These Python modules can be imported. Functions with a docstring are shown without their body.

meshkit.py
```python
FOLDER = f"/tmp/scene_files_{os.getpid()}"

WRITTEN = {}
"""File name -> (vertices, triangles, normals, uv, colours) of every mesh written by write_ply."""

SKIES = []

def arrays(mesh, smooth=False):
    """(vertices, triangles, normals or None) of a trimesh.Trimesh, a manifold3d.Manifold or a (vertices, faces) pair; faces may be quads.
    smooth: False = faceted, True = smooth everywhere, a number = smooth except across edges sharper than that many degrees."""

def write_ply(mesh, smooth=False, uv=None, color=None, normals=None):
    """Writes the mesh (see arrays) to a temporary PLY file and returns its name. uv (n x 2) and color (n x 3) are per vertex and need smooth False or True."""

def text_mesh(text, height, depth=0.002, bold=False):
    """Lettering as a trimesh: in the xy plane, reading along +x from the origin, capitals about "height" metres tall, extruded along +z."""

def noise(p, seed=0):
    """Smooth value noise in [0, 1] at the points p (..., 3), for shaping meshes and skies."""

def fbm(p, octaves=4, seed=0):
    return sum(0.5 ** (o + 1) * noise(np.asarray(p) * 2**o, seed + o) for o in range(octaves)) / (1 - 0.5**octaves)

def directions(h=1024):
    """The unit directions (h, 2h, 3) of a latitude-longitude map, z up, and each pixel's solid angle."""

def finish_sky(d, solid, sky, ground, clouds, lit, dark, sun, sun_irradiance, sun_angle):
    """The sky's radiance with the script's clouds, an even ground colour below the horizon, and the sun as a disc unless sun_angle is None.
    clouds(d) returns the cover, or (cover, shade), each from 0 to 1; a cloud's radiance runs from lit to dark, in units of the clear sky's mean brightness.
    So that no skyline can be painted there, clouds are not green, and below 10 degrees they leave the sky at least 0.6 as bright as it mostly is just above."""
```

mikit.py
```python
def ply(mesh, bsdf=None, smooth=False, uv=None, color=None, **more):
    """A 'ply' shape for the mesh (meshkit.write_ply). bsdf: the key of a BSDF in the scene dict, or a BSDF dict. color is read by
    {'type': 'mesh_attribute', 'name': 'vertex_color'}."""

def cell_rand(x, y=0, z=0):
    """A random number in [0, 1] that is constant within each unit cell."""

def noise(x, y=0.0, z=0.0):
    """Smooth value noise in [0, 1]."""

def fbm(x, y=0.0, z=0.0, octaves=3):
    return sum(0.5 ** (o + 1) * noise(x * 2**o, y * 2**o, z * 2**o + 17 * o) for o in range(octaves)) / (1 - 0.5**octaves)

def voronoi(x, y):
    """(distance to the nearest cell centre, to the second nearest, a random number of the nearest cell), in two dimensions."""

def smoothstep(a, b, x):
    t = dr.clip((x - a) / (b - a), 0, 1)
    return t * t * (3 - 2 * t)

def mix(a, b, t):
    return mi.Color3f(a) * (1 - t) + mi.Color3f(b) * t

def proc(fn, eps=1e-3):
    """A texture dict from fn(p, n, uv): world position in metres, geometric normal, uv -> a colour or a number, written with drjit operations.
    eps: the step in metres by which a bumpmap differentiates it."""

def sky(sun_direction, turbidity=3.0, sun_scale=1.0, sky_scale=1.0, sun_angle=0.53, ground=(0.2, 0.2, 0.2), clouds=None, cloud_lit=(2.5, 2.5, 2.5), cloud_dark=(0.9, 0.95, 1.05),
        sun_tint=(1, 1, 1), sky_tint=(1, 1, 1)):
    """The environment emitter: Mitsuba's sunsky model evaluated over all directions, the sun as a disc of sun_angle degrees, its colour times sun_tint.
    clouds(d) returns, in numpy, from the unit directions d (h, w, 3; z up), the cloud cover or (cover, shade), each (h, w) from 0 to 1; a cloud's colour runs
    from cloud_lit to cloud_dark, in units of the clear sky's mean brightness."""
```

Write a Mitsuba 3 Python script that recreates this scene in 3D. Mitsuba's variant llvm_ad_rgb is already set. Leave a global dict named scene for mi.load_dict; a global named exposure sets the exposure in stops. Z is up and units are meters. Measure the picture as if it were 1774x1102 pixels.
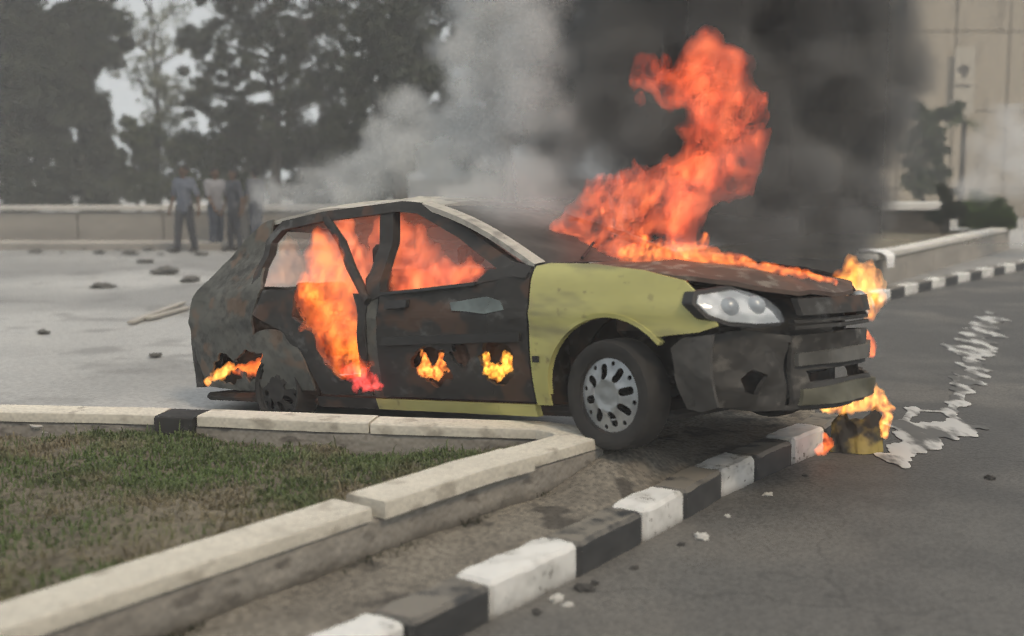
import math, random
import numpy as np, trimesh, manifold3d as m3, shapely
from shapely.geometry import Polygon, LineString, box as sbox
import mitsuba as mi, drjit as dr, mikit, meshkit
from mikit import noise, fbm, voronoi, smoothstep, mix, proc

T = mi.ScalarTransform4f
scene, labels = {'type': 'scene'}, {}
rng = np.random.default_rng(7)

# ------------------------------------------------------------------ camera, sky, exposure, air
EYE, F, HOR, W0, H0 = 1.35, 2000.0, 310.0, 1774.0, 1102.0
PITCH = math.atan((H0 / 2 - HOR) / F)
CP, SP = math.cos(PITCH), math.sin(PITCH)
scene['camera'] = {'type': 'thinlens', 'fov': math.degrees(2 * math.atan(W0 / 2 / F)), 'fov_axis': 'x', 'near_clip': 0.05, 'far_clip': 400.0,
                   'aperture_radius': 0.017, 'focus_distance': 6.6,
                   'to_world': T().look_at(origin=[0, 0, EYE], target=[0, CP, EYE - SP], up=[0, 0, 1]),
                   'medium': {'type': 'ref', 'id': 'haze_air'}}
exposure = 1.85


def overcast(d):
    p = d / np.maximum(d[..., 2:3] + 0.25, 0.2)
    n = meshkit.fbm(p * 1.3 + 5.0, 4)
    return np.ones(d.shape[:2]), np.clip((n - 0.35) * 1.1, 0, 1)


scene['sky'] = mikit.sky([0.35, -0.55, 0.75], turbidity=4, sun_scale=0.3, sky_scale=1.1, sun_angle=14, sun_tint=(1.0, 0.97, 0.92), sky_tint=(1, 1, 1),
                         clouds=overcast, cloud_lit=(1.72, 1.80, 1.84), cloud_dark=(1.25, 1.32, 1.38), ground=(0.15, 0.15, 0.15))
scene['haze_air'] = {'type': 'homogeneous', 'albedo': {'type': 'rgb', 'value': [0.93, 0.95, 0.965]}, 'sigma_t': 0.0058}
HAZE = {'type': 'ref', 'id': 'haze_air'}


# ------------------------------------------------------------------ helpers
def ray(px, py):
    a = (H0 / 2 - py) / F
    return np.array([(px - W0 / 2) / F, CP + a * SP, -SP + a * CP])


def G(px, py, z=0.0):                      # the point of a level that a pixel of the photograph shows
    r = ray(px, py)
    return r * ((z - EYE) / r[2]) + np.array([0, 0, EYE])


def D(px, py, y):                          # the point at a distance
    r = ray(px, py)
    return r * (y / r[1]) + np.array([0, 0, EYE])


def add(key, mesh, bsdf, smooth=False, label=None, cat=None, group=None, kind=None, xf=None, **more):
    k, n = key, 0
    while k in scene:
        n += 1
        k = f'{key}_{n:03d}'
    if isinstance(mesh, list):
        mesh = trimesh.util.concatenate(mesh)
    if xf is not None:
        mesh = trimesh.Trimesh(np.asarray(mesh.vertices) @ xf[0].T + xf[1], mesh.faces, process=False)
    scene[k] = mikit.ply(mesh, bsdf, smooth, **more)
    tag(k, label, cat, group, kind)
    return k


def tag(k, label=None, cat=None, group=None, kind=None):
    e = {a: b for a, b in (('label', label), ('category', cat), ('group', group), ('kind', kind)) if b}
    if e:
        labels[k] = e


def man(m):
    q = m.to_mesh()
    return trimesh.Trimesh(q.vert_properties[:, :3], q.tri_verts, process=False)


def bx(x0, x1, y0, y1, z0, z1, b=0.0):
    c = np.array([[x, y, z] for x in (x0, x1) for y in (y0, y1) for z in (z0, z1)], float)
    if b:
        s, pts = np.sign(c - c.mean(0)), []
        for k in range(3):
            for p, q in zip(c, s):
                o = p - q * b
                o[k] = p[k]
                pts.append(o)
        return trimesh.convex.convex_hull(np.array(pts))
    return trimesh.convex.convex_hull(c)


def tube(pts, r, n=8, cap=True):
    pts = np.asarray(pts, float)
    r = np.broadcast_to(r, (len(pts),))
    t = np.gradient(pts, axis=0)
    t /= np.linalg.norm(t, axis=1, keepdims=True) + 1e-12
    a = np.cross(t, [0.31, 0.87, 0.38])
    a /= np.linalg.norm(a, axis=1, keepdims=True) + 1e-12
    b = np.cross(t, a)
    an = np.arange(n) * 2 * np.pi / n
    v = (pts[:, None] + r[:, None, None] * (np.cos(an)[None, :, None] * a[:, None] + np.sin(an)[None, :, None] * b[:, None])).reshape(-1, 3)
    i, j = np.meshgrid(np.arange(len(pts) - 1), np.arange(n), indexing='ij')
    q = np.stack([i * n + j, i * n + (j + 1) % n, (i + 1) * n + (j + 1) % n, (i + 1) * n + j], -1).reshape(-1, 4)
    f = np.vstack([q[:, [0, 1, 2]], q[:, [0, 2, 3]]])
    if cap:
        k = len(v)
        v = np.vstack([v, pts[0], pts[-1]])
        j = np.arange(n)
        f = np.vstack([f, np.stack([(j + 1) % n, j, j * 0 + k], 1), np.stack([(len(pts) - 1) * n + j, (len(pts) - 1) * n + (j + 1) % n, j * 0 + k + 1], 1)])
    return trimesh.Trimesh(v, f, process=False)


def grid_cells(poly, step):                 # a polygon cut into small triangles, so that it can be bent
    x0, y0, x1, y1 = poly.bounds
    V, Fc = [], []
    shapely.prepare(poly)
    for x in np.arange(math.floor(x0 / step), math.ceil(x1 / step)) * step:
        for y in np.arange(math.floor(y0 / step), math.ceil(y1 / step)) * step:
            c = sbox(x, y, x + step, y + step)
            if not poly.intersects(c):
                continue
            g = c if poly.contains(c) else poly.intersection(c)
            for q in getattr(g, 'geoms', [g]):
                if q.geom_type != 'Polygon' or q.area < 1e-9:
                    continue
                q = shapely.geometry.polygon.orient(q)
                if not q.interiors and abs(q.convex_hull.area - q.area) < 1e-10:
                    r = list(q.exterior.coords)[:-1]
                    o = len(V)
                    V += r
                    Fc += [(o, o + i, o + i + 1) for i in range(1, len(r) - 1)]
                else:
                    vv, ff = trimesh.creation.triangulate_polygon(q, engine='earcut')
                    o = len(V)
                    V += [tuple(a) for a in vv]
                    Fc += [tuple(np.array(t) + o) for t in ff]
    V = np.round(np.array(V, float)[:, :2], 6)
    u, inv = np.unique(V, axis=0, return_inverse=True)
    Fc = inv.ravel()[np.array(Fc)]
    Fc = Fc[(Fc[:, 0] != Fc[:, 1]) & (Fc[:, 1] != Fc[:, 2]) & (Fc[:, 0] != Fc[:, 2])]
    return u, Fc


def solid(poly, step, fn, t0, t1):
    """The polygon as a plate: fn(u, v, t) gives points, t0 the inner and t1 the outer offset."""
    V, Fc = grid_cells(poly, step)
    n = len(V)
    vv = np.vstack([fn(V[:, 0], V[:, 1], t1), fn(V[:, 0], V[:, 1], t0)])
    e = np.vstack([Fc[:, [0, 1]], Fc[:, [1, 2]], Fc[:, [2, 0]]])
    s = np.sort(e, 1)
    _, ix, cnt = np.unique(s, axis=0, return_index=True, return_counts=True)
    b = e[ix[cnt == 1]]
    side = np.vstack([np.stack([b[:, 0], b[:, 0] + n, b[:, 1]], 1), np.stack([b[:, 1], b[:, 0] + n, b[:, 1] + n], 1)])
    return trimesh.Trimesh(vv, np.vstack([Fc, Fc[:, ::-1] + n, side]), process=False)


def sph(c, r, seg=16):
    return m3.Manifold.sphere(r, seg).translate([float(x) for x in c])


def bones(chains, length=0.02, smooth=6):   # chains of (point, radius): one body, limbs joined
    parts = []
    for ch in chains:
        for (p, r), (q, s) in zip(ch[:-1], ch[1:]):
            parts.append(m3.Manifold.batch_hull([sph(p, r), sph(q, s)]))
    m = m3.Manifold.batch_boolean(parts, m3.OpType.Add)
    t = man(m.refine_to_length(length))
    t.merge_vertices()
    trimesh.smoothing.filter_taubin(t, iterations=smooth)
    return t


# marching tetrahedra on a grid of values: the surface where the value passes the level
TETS = np.array([[0, 5, 1, 6], [0, 1, 2, 6], [0, 2, 3, 6], [0, 3, 7, 6], [0, 7, 4, 6], [0, 4, 5, 6]])
CUBE8 = np.array([[0, 0, 0], [1, 0, 0], [1, 1, 0], [0, 1, 0], [0, 0, 1], [1, 0, 1], [1, 1, 1], [0, 1, 1]])


def isosurface(val, pos, level):
    nx, ny, nz = val.shape
    ids = np.arange(val.size).reshape(val.shape)
    corner = np.stack([ids[c[0]:nx - 1 + c[0], c[1]:ny - 1 + c[1], c[2]:nz - 1 + c[2]].ravel() for c in CUBE8], 1)
    fl, P = val.ravel() - level, pos.reshape(-1, 3)
    mix_ = fl[corner] < 0
    corner = corner[mix_.any(1) & ~mix_.all(1)]
    tets = corner[:, TETS].reshape(-1, 4)
    inside = fl[tets] < 0
    n = inside.sum(1)
    tri = []
    for k in (1, 3):
        t, s = tets[n == k], inside[n == k]
        lone = np.argmax(s if k == 1 else ~s, 1)
        o = np.array([[1, 2, 3], [0, 2, 3], [0, 1, 3], [0, 1, 2]])[lone]
        a, b = np.take_along_axis(t, lone[:, None], 1), np.take_along_axis(t, o, 1)
        tri.append(np.stack([np.repeat(a, 3, 1), b], -1))
    t, s = tets[n == 2], inside[n == 2]
    order = np.argsort(~s, 1, kind='stable')
    t = np.take_along_axis(t, order, 1)
    e = lambda a, b: np.stack([t[:, a], t[:, b]], -1)  # noqa: E731
    tri += [np.stack([e(0, 2), e(0, 3), e(1, 2)], 1), np.stack([e(1, 2), e(0, 3), e(1, 3)], 1)]
    E = np.vstack(tri).reshape(-1, 2)
    E.sort(axis=1)
    u, inv = np.unique(E, axis=0, return_inverse=True)
    f0, f1 = fl[u[:, 0]], fl[u[:, 1]]
    w = (f0 / (f0 - f1))[:, None]
    v = P[u[:, 0]] * (1 - w) + P[u[:, 1]] * w
    f = inv.reshape(-1, 3)
    f = f[(f[:, 0] != f[:, 1]) & (f[:, 1] != f[:, 2]) & (f[:, 0] != f[:, 2])]
    # outward: towards growing values
    grad = np.stack(np.gradient(val), -1).reshape(-1, 3)
    g = grad[u[f[:, 0], 0]]
    nrm = np.cross(v[f[:, 1]] - v[f[:, 0]], v[f[:, 2]] - v[f[:, 0]])
    flip = (nrm * g).sum(1) < 0
    f[flip] = f[flip][:, ::-1]
    return v, f


# ------------------------------------------------------------------ materials
def pri(name, col, rough=0.7, bump=None, metallic=0.0, spec=0.5, coat=0.0, two=True, **kw):
    c = proc(col) if callable(col) else {'type': 'rgb', 'value': list(col)}
    r = proc(rough) if callable(rough) else rough
    d = {'type': 'principled', 'base_color': c, 'roughness': r, 'metallic': metallic, 'specular': spec, 'clearcoat': coat, **kw}
    if bump:
        d = {'type': 'bumpmap', 'tex': proc(bump[0], bump[2] if len(bump) > 2 else 1e-3), 'scale': bump[1], 'bsdf': d}
    scene[name] = {'type': 'twosided', 'bsdf': d} if two else d


def c_asphalt(p, n, uv):
    big, mid, g = fbm(p.x * .45, p.y * .45, 0, 3), fbm(p.x * 3, p.y * 3, 3, 3), noise(p.x * 90, p.y * 90)
    c = mix((.072, .071, .069), (.115, .112, .106), smoothstep(.3, .7, big * .6 + mid * .4))
    c = mix(c, (.16, .15, .135), smoothstep(.60, .8, fbm(p.x * 1.1 + 9, p.y * 1.1, 1, 3)) * .5)
    f1, f2, _ = voronoi(p.x * .55 + .35 * fbm(p.x * 3, p.y * 3, 0, 3), p.y * .55 + .35 * fbm(p.x * 3, p.y * 3, 9, 3))
    c = mix(c, (.03, .03, .03), smoothstep(.018, .005, f2 - f1) * .28)
    return c * (.75 + .5 * g)


def c_plaza(p, n, uv):
    a, b, g = fbm(p.x * .35, p.y * .35, 0, 3), fbm(p.x * 2.2, p.y * 2.2, 5, 3), noise(p.x * 45, p.y * 45)
    c = mix((.25, .25, .245), (.40, .40, .39), smoothstep(.3, .72, a))
    return mix(c, (.17, .165, .16), smoothstep(.55, .8, b) * .55) * (.88 + .24 * g)


def c_concrete(p, n, uv):
    a, g = fbm(p.x * 5, p.y * 5, p.z * 5, 4), noise(p.x * 70, p.y * 70, p.z * 70)
    c = mix((.20, .185, .165), (.34, .32, .285), a)
    c = mix(c, (.10, .09, .08), smoothstep(.56, .74, fbm(p.x * 9, p.y * 9, p.z * 16, 3)) * .7)
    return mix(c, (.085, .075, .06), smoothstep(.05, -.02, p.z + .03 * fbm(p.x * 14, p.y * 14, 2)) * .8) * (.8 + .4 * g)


def c_coping(p, n, uv):
    a, g = fbm(p.x * 3.2, p.y * 3.2, p.z * 3, 4), noise(p.x * 80, p.y * 80, p.z * 80)
    c = mix((.48, .45, .385), (.64, .61, .53), a)
    c = mix(c, (.30, .27, .22), smoothstep(.58, .75, fbm(p.x * 8, p.y * 8, p.z * 9 + 4, 3)) * .7)
    return c * (.87 + .26 * g)


def c_soil(p, n, uv):
    a, g = fbm(p.x * 2.5, p.y * 2.5, 1, 4), noise(p.x * 60, p.y * 60)
    return mix((.075, .066, .046), (.17, .15, .112), a) * (.65 + .7 * g)


def c_dirt(p, n, uv):
    a, g = fbm(p.x * 3.1, p.y * 3.1, 4, 4), noise(p.x * 75, p.y * 75)
    c = mix((.125, .112, .095), (.235, .215, .18), a)
    return mix(c, (.05, .045, .04), smoothstep(.58, .75, fbm(p.x * 6, p.y * 6, 8, 3)) * .8) * (.6 + .8 * g)


def c_kwhite(p, n, uv):
    a, g = fbm(p.x * 9, p.y * 9, p.z * 9, 4), fbm(p.x * 40, p.y * 40, p.z * 40, 2)
    c = mix((.74, .74, .72), (.52, .52, .50), smoothstep(.35, .75, a))
    c = mix(c, (.20, .19, .17), smoothstep(.60, .72, g * .5 + a * .5) * .9)
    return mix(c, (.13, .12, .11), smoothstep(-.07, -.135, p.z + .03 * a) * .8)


def c_kblack(p, n, uv):
    a = fbm(p.x * 9, p.y * 9, p.z * 9, 4)
    c = mix((.028, .03, .033), (.06, .06, .06), a)
    worn = smoothstep(.35, .62, a + .25 * n.z - .1)
    return mix(c, (.20, .185, .16), worn * smoothstep(.4, .9, n.z))


pri('m_asphalt', c_asphalt, .62, (lambda p, n, uv: noise(p.x * 110, p.y * 110) + 2 * fbm(p.x * 9, p.y * 9, 0, 2), .0016))
pri('m_plaza', c_plaza, .5, (lambda p, n, uv: noise(p.x * 60, p.y * 60) + 2 * fbm(p.x * 5, p.y * 5, 0, 2), .0012))
pri('m_concrete', c_concrete, .9, (lambda p, n, uv: fbm(p.x * 40, p.y * 40, p.z * 40, 3), .009, 2e-3))
pri('m_coping', c_coping, .85, (lambda p, n, uv: fbm(p.x * 50, p.y * 50, p.z * 50, 3), .004))
pri('m_soil', c_soil, .95)
pri('m_dirt', c_dirt, .95, (lambda p, n, uv: fbm(p.x * 50, p.y * 50, 0, 3), .012, 2e-3))
pri('m_kerb_white', c_kwhite, .6, (lambda p, n, uv: fbm(p.x * 60, p.y * 60, p.z * 60, 3), .003))
pri('m_kerb_black', c_kblack, .55, (lambda p, n, uv: fbm(p.x * 60, p.y * 60, p.z * 60, 3), .003))


def c_grass(p, n, uv):
    a = fbm(p.x * 2.2, p.y * 2.2, 3, 3)
    return mix(mix((.085, .105, .045), (.10, .15, .048), noise(p.x * 3, p.y * 3, 2)), (.18, .155, .10), smoothstep(.44, .68, a))


def c_yellow(p, n, uv):
    a, s = fbm(p.x * 4, p.y * 4, p.z * 4, 4), fbm(p.x * 18, p.y * 18, p.z * 18, 3)
    c = mix((.46, .44, .15), (.53, .51, .20), a)
    c = mix(c, (.36, .32, .12), smoothstep(.45, .75, a) * .45)
    c = mix(c, (.17, .155, .09), smoothstep(.46, .70, fbm(p.x * 2.2 + 3, p.y * 2.2, p.z * 7, 4)) * .75)
    return mix(c, (.16, .13, .07), smoothstep(.62, .78, s * .7 + a * .3) * .6)


def c_char(p, n, uv):
    a, s = fbm(p.x * 5, p.y * 5, p.z * 7, 4), fbm(p.x * 22, p.y * 22, p.z * 22, 3)
    c = mix((.014, .0135, .0135), (.046, .045, .044), a)
    c = mix(c, (.13, .135, .135), smoothstep(.56, .74, a * .65 + s * .35) * .7)
    return mix(c, (.10, .05, .03), smoothstep(.55, .7, fbm(p.x * 6 + 7, p.y * 6, p.z * 6, 3)) * .6)


def c_ash(p, n, uv):
    a, s = fbm(p.x * 5 + 3, p.y * 5, p.z * 5, 4), fbm(p.x * 25, p.y * 25, p.z * 25, 3)
    c = mix((.06, .064, .058), (.155, .155, .14), a)
    c = mix(c, (.035, .035, .035), smoothstep(.38, .75, s * .5 + fbm(p.x * 3, p.y * 3, p.z * 4 + 9, 3) * .5) * .9)
    return mix(c, (.17, .10, .06), smoothstep(.56, .7, fbm(p.x * 7 + 4, p.y * 7, p.z * 7 + 2, 3)) * .5)


def c_roof(p, n, uv):
    a, s = fbm(p.x * 3 + 3, p.y * 3, p.z * 3, 4), fbm(p.x * 14, p.y * 14, p.z * 14, 3)
    c = mix((.36, .34, .28), (.55, .53, .48), a)
    return mix(c, (.12, .11, .10), smoothstep(.5, .7, s * .6 + a * .4) * .6)


def c_hood(p, n, uv):
    a, s = fbm(p.x * 4 + 3, p.y * 4, p.z * 4, 4), fbm(p.x * 16, p.y * 16, p.z * 16, 3)
    c = mix((.035, .026, .024), (.12, .075, .055), a)
    return mix(c, (.22, .20, .17), smoothstep(.56, .72, s * .6 + a * .4) * .7)


pri('m_grass', c_grass, .8)
pri('m_weed', lambda p, n, uv: mix((.022, .024, .016), (.07, .07, .04), noise(p.x * 12, p.y * 12)), .9)
pri('m_yellow', c_yellow, .38, coat=.25)
pri('m_char', c_char, .75, (lambda p, n, uv: fbm(p.x * 28, p.y * 28, p.z * 28, 3), .010, 2e-3))
pri('m_ash', c_ash, .8, (lambda p, n, uv: fbm(p.x * 20, p.y * 20, p.z * 20, 3), .012, 2e-3))
pri('m_roof', c_roof, .6, (lambda p, n, uv: fbm(p.x * 14, p.y * 14, p.z * 14, 3), .006, 2e-3))
pri('m_hood', c_hood, .55, (lambda p, n, uv: fbm(p.x * 16, p.y * 16, p.z * 16, 3), .012, 2e-3))
pri('m_soot_glass', lambda p, n, uv: mix((.02, .02, .02), (.09, .085, .08), fbm(p.x * 7, p.y * 7, p.z * 7, 4)), .45)
pri('m_black', (.02, .02, .021), .5)
pri('m_tyre', lambda p, n, uv: mix((.014, .014, .015), (.036, .034, .032), fbm(p.x * 12, p.y * 12, p.z * 12, 3)), .8)
pri('m_hubcap', lambda p, n, uv: mix((.22, .24, .26), (.50, .53, .55), fbm(p.x * 22, p.y * 22, p.z * 22, 3)), .35, metallic=.55)
scene['m_lens'] = {'type': 'thindielectric', 'int_ior': 1.5}
pri('m_bowl', lambda p, n, uv: mix((.34, .36, .37), (.78, .80, .81), smoothstep(.32, .68, fbm(p.x * 12, p.y * 12, p.z * 14, 2))), .35, metallic=.3)
pri('m_plastic', lambda p, n, uv: mix((.028, .027, .027), (.10, .096, .09), fbm(p.x * 9, p.y * 9, p.z * 9, 4)), .6,
    (lambda p, n, uv: fbm(p.x * 18, p.y * 18, p.z * 18, 3), .015, 2e-3))
pri('m_bumper', lambda p, n, uv: mix(mix((.018, .017, .0165), (.055, .052, .048), fbm(p.x * 6, p.y * 6, p.z * 6, 4)), (.15, .14, .125), smoothstep(.54, .76, fbm(p.x * 11 + 5, p.y * 11, p.z * 11, 4)) * .8), .6,
    (lambda p, n, uv: fbm(p.x * 20, p.y * 20, p.z * 20, 3), .012, 2e-3))
pri('m_beam', lambda p, n, uv: mix((.04, .04, .038), (.17, .165, .15), fbm(p.x * 7, p.y * 7, p.z * 7 + 3, 4)), .55, metallic=.2)
pri('m_valance', lambda p, n, uv: mix((.035, .035, .027), (.17, .165, .115), fbm(p.x * 9, p.y * 9, p.z * 9 + 3, 4)), .6)
pri('m_blueash', lambda p, n, uv: mix((.05, .06, .062), (.20, .25, .25), fbm(p.x * 12, p.y * 12, p.z * 12, 3)), .5)


# ------------------------------------------------------------------ ground, road, island
ROAD = -0.13
def sheet(poly, z):
    v, f = trimesh.creation.triangulate_polygon(poly, engine='earcut')
    return trimesh.Trimesh(np.column_stack([v, np.full(len(v), z)]), f, process=False)


add('ground', sheet(Polygon([(-55, -6), (55, -6), (55, 85), (-55, 85)]), ROAD - .012), 'm_plaza', kind='structure',
    label='grey paved open ground behind the burning car')
kerb_line = np.array([(-1.10, 2.30), (-.72, 2.87), (-.33, 3.39), (-.06, 3.76), (.24, 4.16), (.53, 4.58), (.735, 4.88), (.955, 5.24), (1.175, 5.52), (1.43, 5.85), (1.68, 6.15), (1.90, 6.48), (1.98, 6.80)])
road_poly = Polygon([tuple(p) for p in kerb_line] + [(1.7, 7.2), (1.75, 9), (2.5, 12.2), (4.5, 14.1), (8.4, 18.9), (20, 33), (50, 62), (50, -5), (-3, -5), (-3, 0.)])
add('road', sheet(road_poly, ROAD), 'm_asphalt', kind='structure', label='dark grey asphalt road in the right foreground')

kl = LineString(kerb_line)
CUTS = [.0]
# block joints along the kerb, from the joints seen in the photograph
joint_px = [(700, 1075), (850, 1010), (1000, 940), (1112, 885), (1181, 850), (1240, 812), (1300, 788), (1360, 760), (1425, 740)]
js = [kl.project(shapely.Point(G(x, y, 0)[:2])) for x, y in joint_px]
js = [js[0] - .95, js[0] - .48] + js + [js[-1] + .42, js[-1] + .8]
js = [x for x in sorted(js) if x <= kl.length]
white_first = False
KW = .17
add('kerb', sheet(kl.buffer(.12, single_sided=True).buffer(-.004), ROAD - .008), 'm_dirt', kind='structure', label='kerb of black and white painted stones beside the road')
whites = {2 + i: c for i, c in enumerate('BWBWBWBW')}
for i in range(len(js) - 1):
    a, b = kl.interpolate(js[i] + .006), kl.interpolate(js[i + 1] - .006)
    a, b = np.array([a.x, a.y]), np.array([b.x, b.y])
    L = np.linalg.norm(b - a)
    t = (b - a) / L
    nrm = np.array([-t[1], t[0]])
    blk = bx(0, L, 0, KW, ROAD - .06, 0.0 + rng.uniform(-.004, .008), .016)
    blk = blk.subdivide_to_size(.05)
    v = np.array(blk.vertices)
    v += (meshkit.fbm(v * 14 + i * 9, 3)[:, None] - .5) * .012
    v2 = a + v[:, :1] * t + v[:, 1:2] * nrm + rng.uniform(-.006, .006, 2)
    c = 'W' if (i % 2 == 1) else 'B'
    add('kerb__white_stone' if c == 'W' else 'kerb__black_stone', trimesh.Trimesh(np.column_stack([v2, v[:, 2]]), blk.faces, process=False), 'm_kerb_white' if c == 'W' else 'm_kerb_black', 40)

# planter: inner edge, outer edge of the near wall, far wall
WT = .165
out_near = np.array([(-2.35, 1.62), (-1.35, 2.93), (-.97, 3.46), (-.52, 4.07), (-.125, 4.60), (.20, 4.98), (.43, 5.24)])
far_line = np.array([(.43, 5.24), (.33, 5.50), (.18, 5.60), (-.71, 5.73), (-1.76, 5.93), (-2.69, 6.03), (-6.5, 6.5)])
plan = Polygon(np.vstack([out_near, far_line[1:], [(-6.5, 1.62)]]))
inner = plan.buffer(-.19)
strip = Polygon(np.vstack([kerb_line, [(1.75, 7.0), (1.2, 7.0), (.6, 6.5), (.2, 6.0), (.30, 5.45)], out_near[::-1]])).buffer(0)
strip = strip.difference(plan.buffer(-.03)).difference(kl.buffer(KW - .01, single_sided=False))
V, Fc = grid_cells(strip, .06)
Vz = (meshkit.fbm(np.column_stack([V * 3, V[:, :1] * 0]), 4) - .5) * .05 - .02 + .125 * np.exp(-(((V - [.56, 5.25]) / [.34, .40]) ** 2).sum(1)) * np.clip((shapely.distance(kl, shapely.points(V)) - .17) / .22, 0, 1)
add('path', trimesh.Trimesh(np.column_stack([V, Vz]), Fc, process=False), 'm_dirt', True, kind='structure', label='strip of brown trodden earth between planter wall and kerb')


def wall_run(line, key, w0, w1, z0, z1, mat, rough=.012, side=1, step=.035, b=.01, seed=0):
    """A wall along a line: from w0 to w1 to its left, with an uneven face."""
    ls = LineString(line)
    n = max(2, int(ls.length / step))
    s = np.linspace(0, ls.length, n)
    c = np.array([[ls.interpolate(x).x, ls.interpolate(x).y] for x in s])
    t = np.gradient(c, axis=0)
    t /= np.linalg.norm(t, axis=1, keepdims=True)
    nr = np.column_stack([-t[:, 1], t[:, 0]])
    prof = [(w0, z) for z in np.linspace(z0, z1 - b, max(2, int((z1 - z0) / .03)))] + [(w0 + b, z1), ((w0 + w1) / 2, z1), (w1 - b, z1), (w1, z1 - b), (w1, z0)]
    m = len(prof)
    v = np.array([np.append(c[i] + nr[i] * w, z) for i in range(n) for w, z in prof])
    d = (meshkit.fbm(v * 9 + seed, 4) - .5) * 2 * rough
    v[:, :2] += np.repeat(nr, m, 0) * d[:, None]
    v[:, 2] += (meshkit.fbm(v * 5 + seed + 30, 3) - .5) * rough
    i, j = np.meshgrid(np.arange(n - 1), np.arange(m), indexing='ij')
    q = np.stack([i * m + j, (i + 1) * m + j, (i + 1) * m + (j + 1) % m, i * m + (j + 1) % m], -1).reshape(-1, 4)
    f = np.vstack([q[:, [0, 1, 2]], q[:, [0, 2, 3]]])
    e0 = np.arange(m)
    caps = [[(n - 1) * m + 0, (n - 1) * m + k, (n - 1) * m + k + 1] for k in range(1, m - 1)] + [[0, k + 1, k] for k in range(1, m - 1)]
    return trimesh.Trimesh(v, np.vstack([f, caps]), process=False)


def cut(line, a, b):
    ls = LineString(line)
    return np.array(shapely.ops.substring(ls, a, b).coords)


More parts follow.
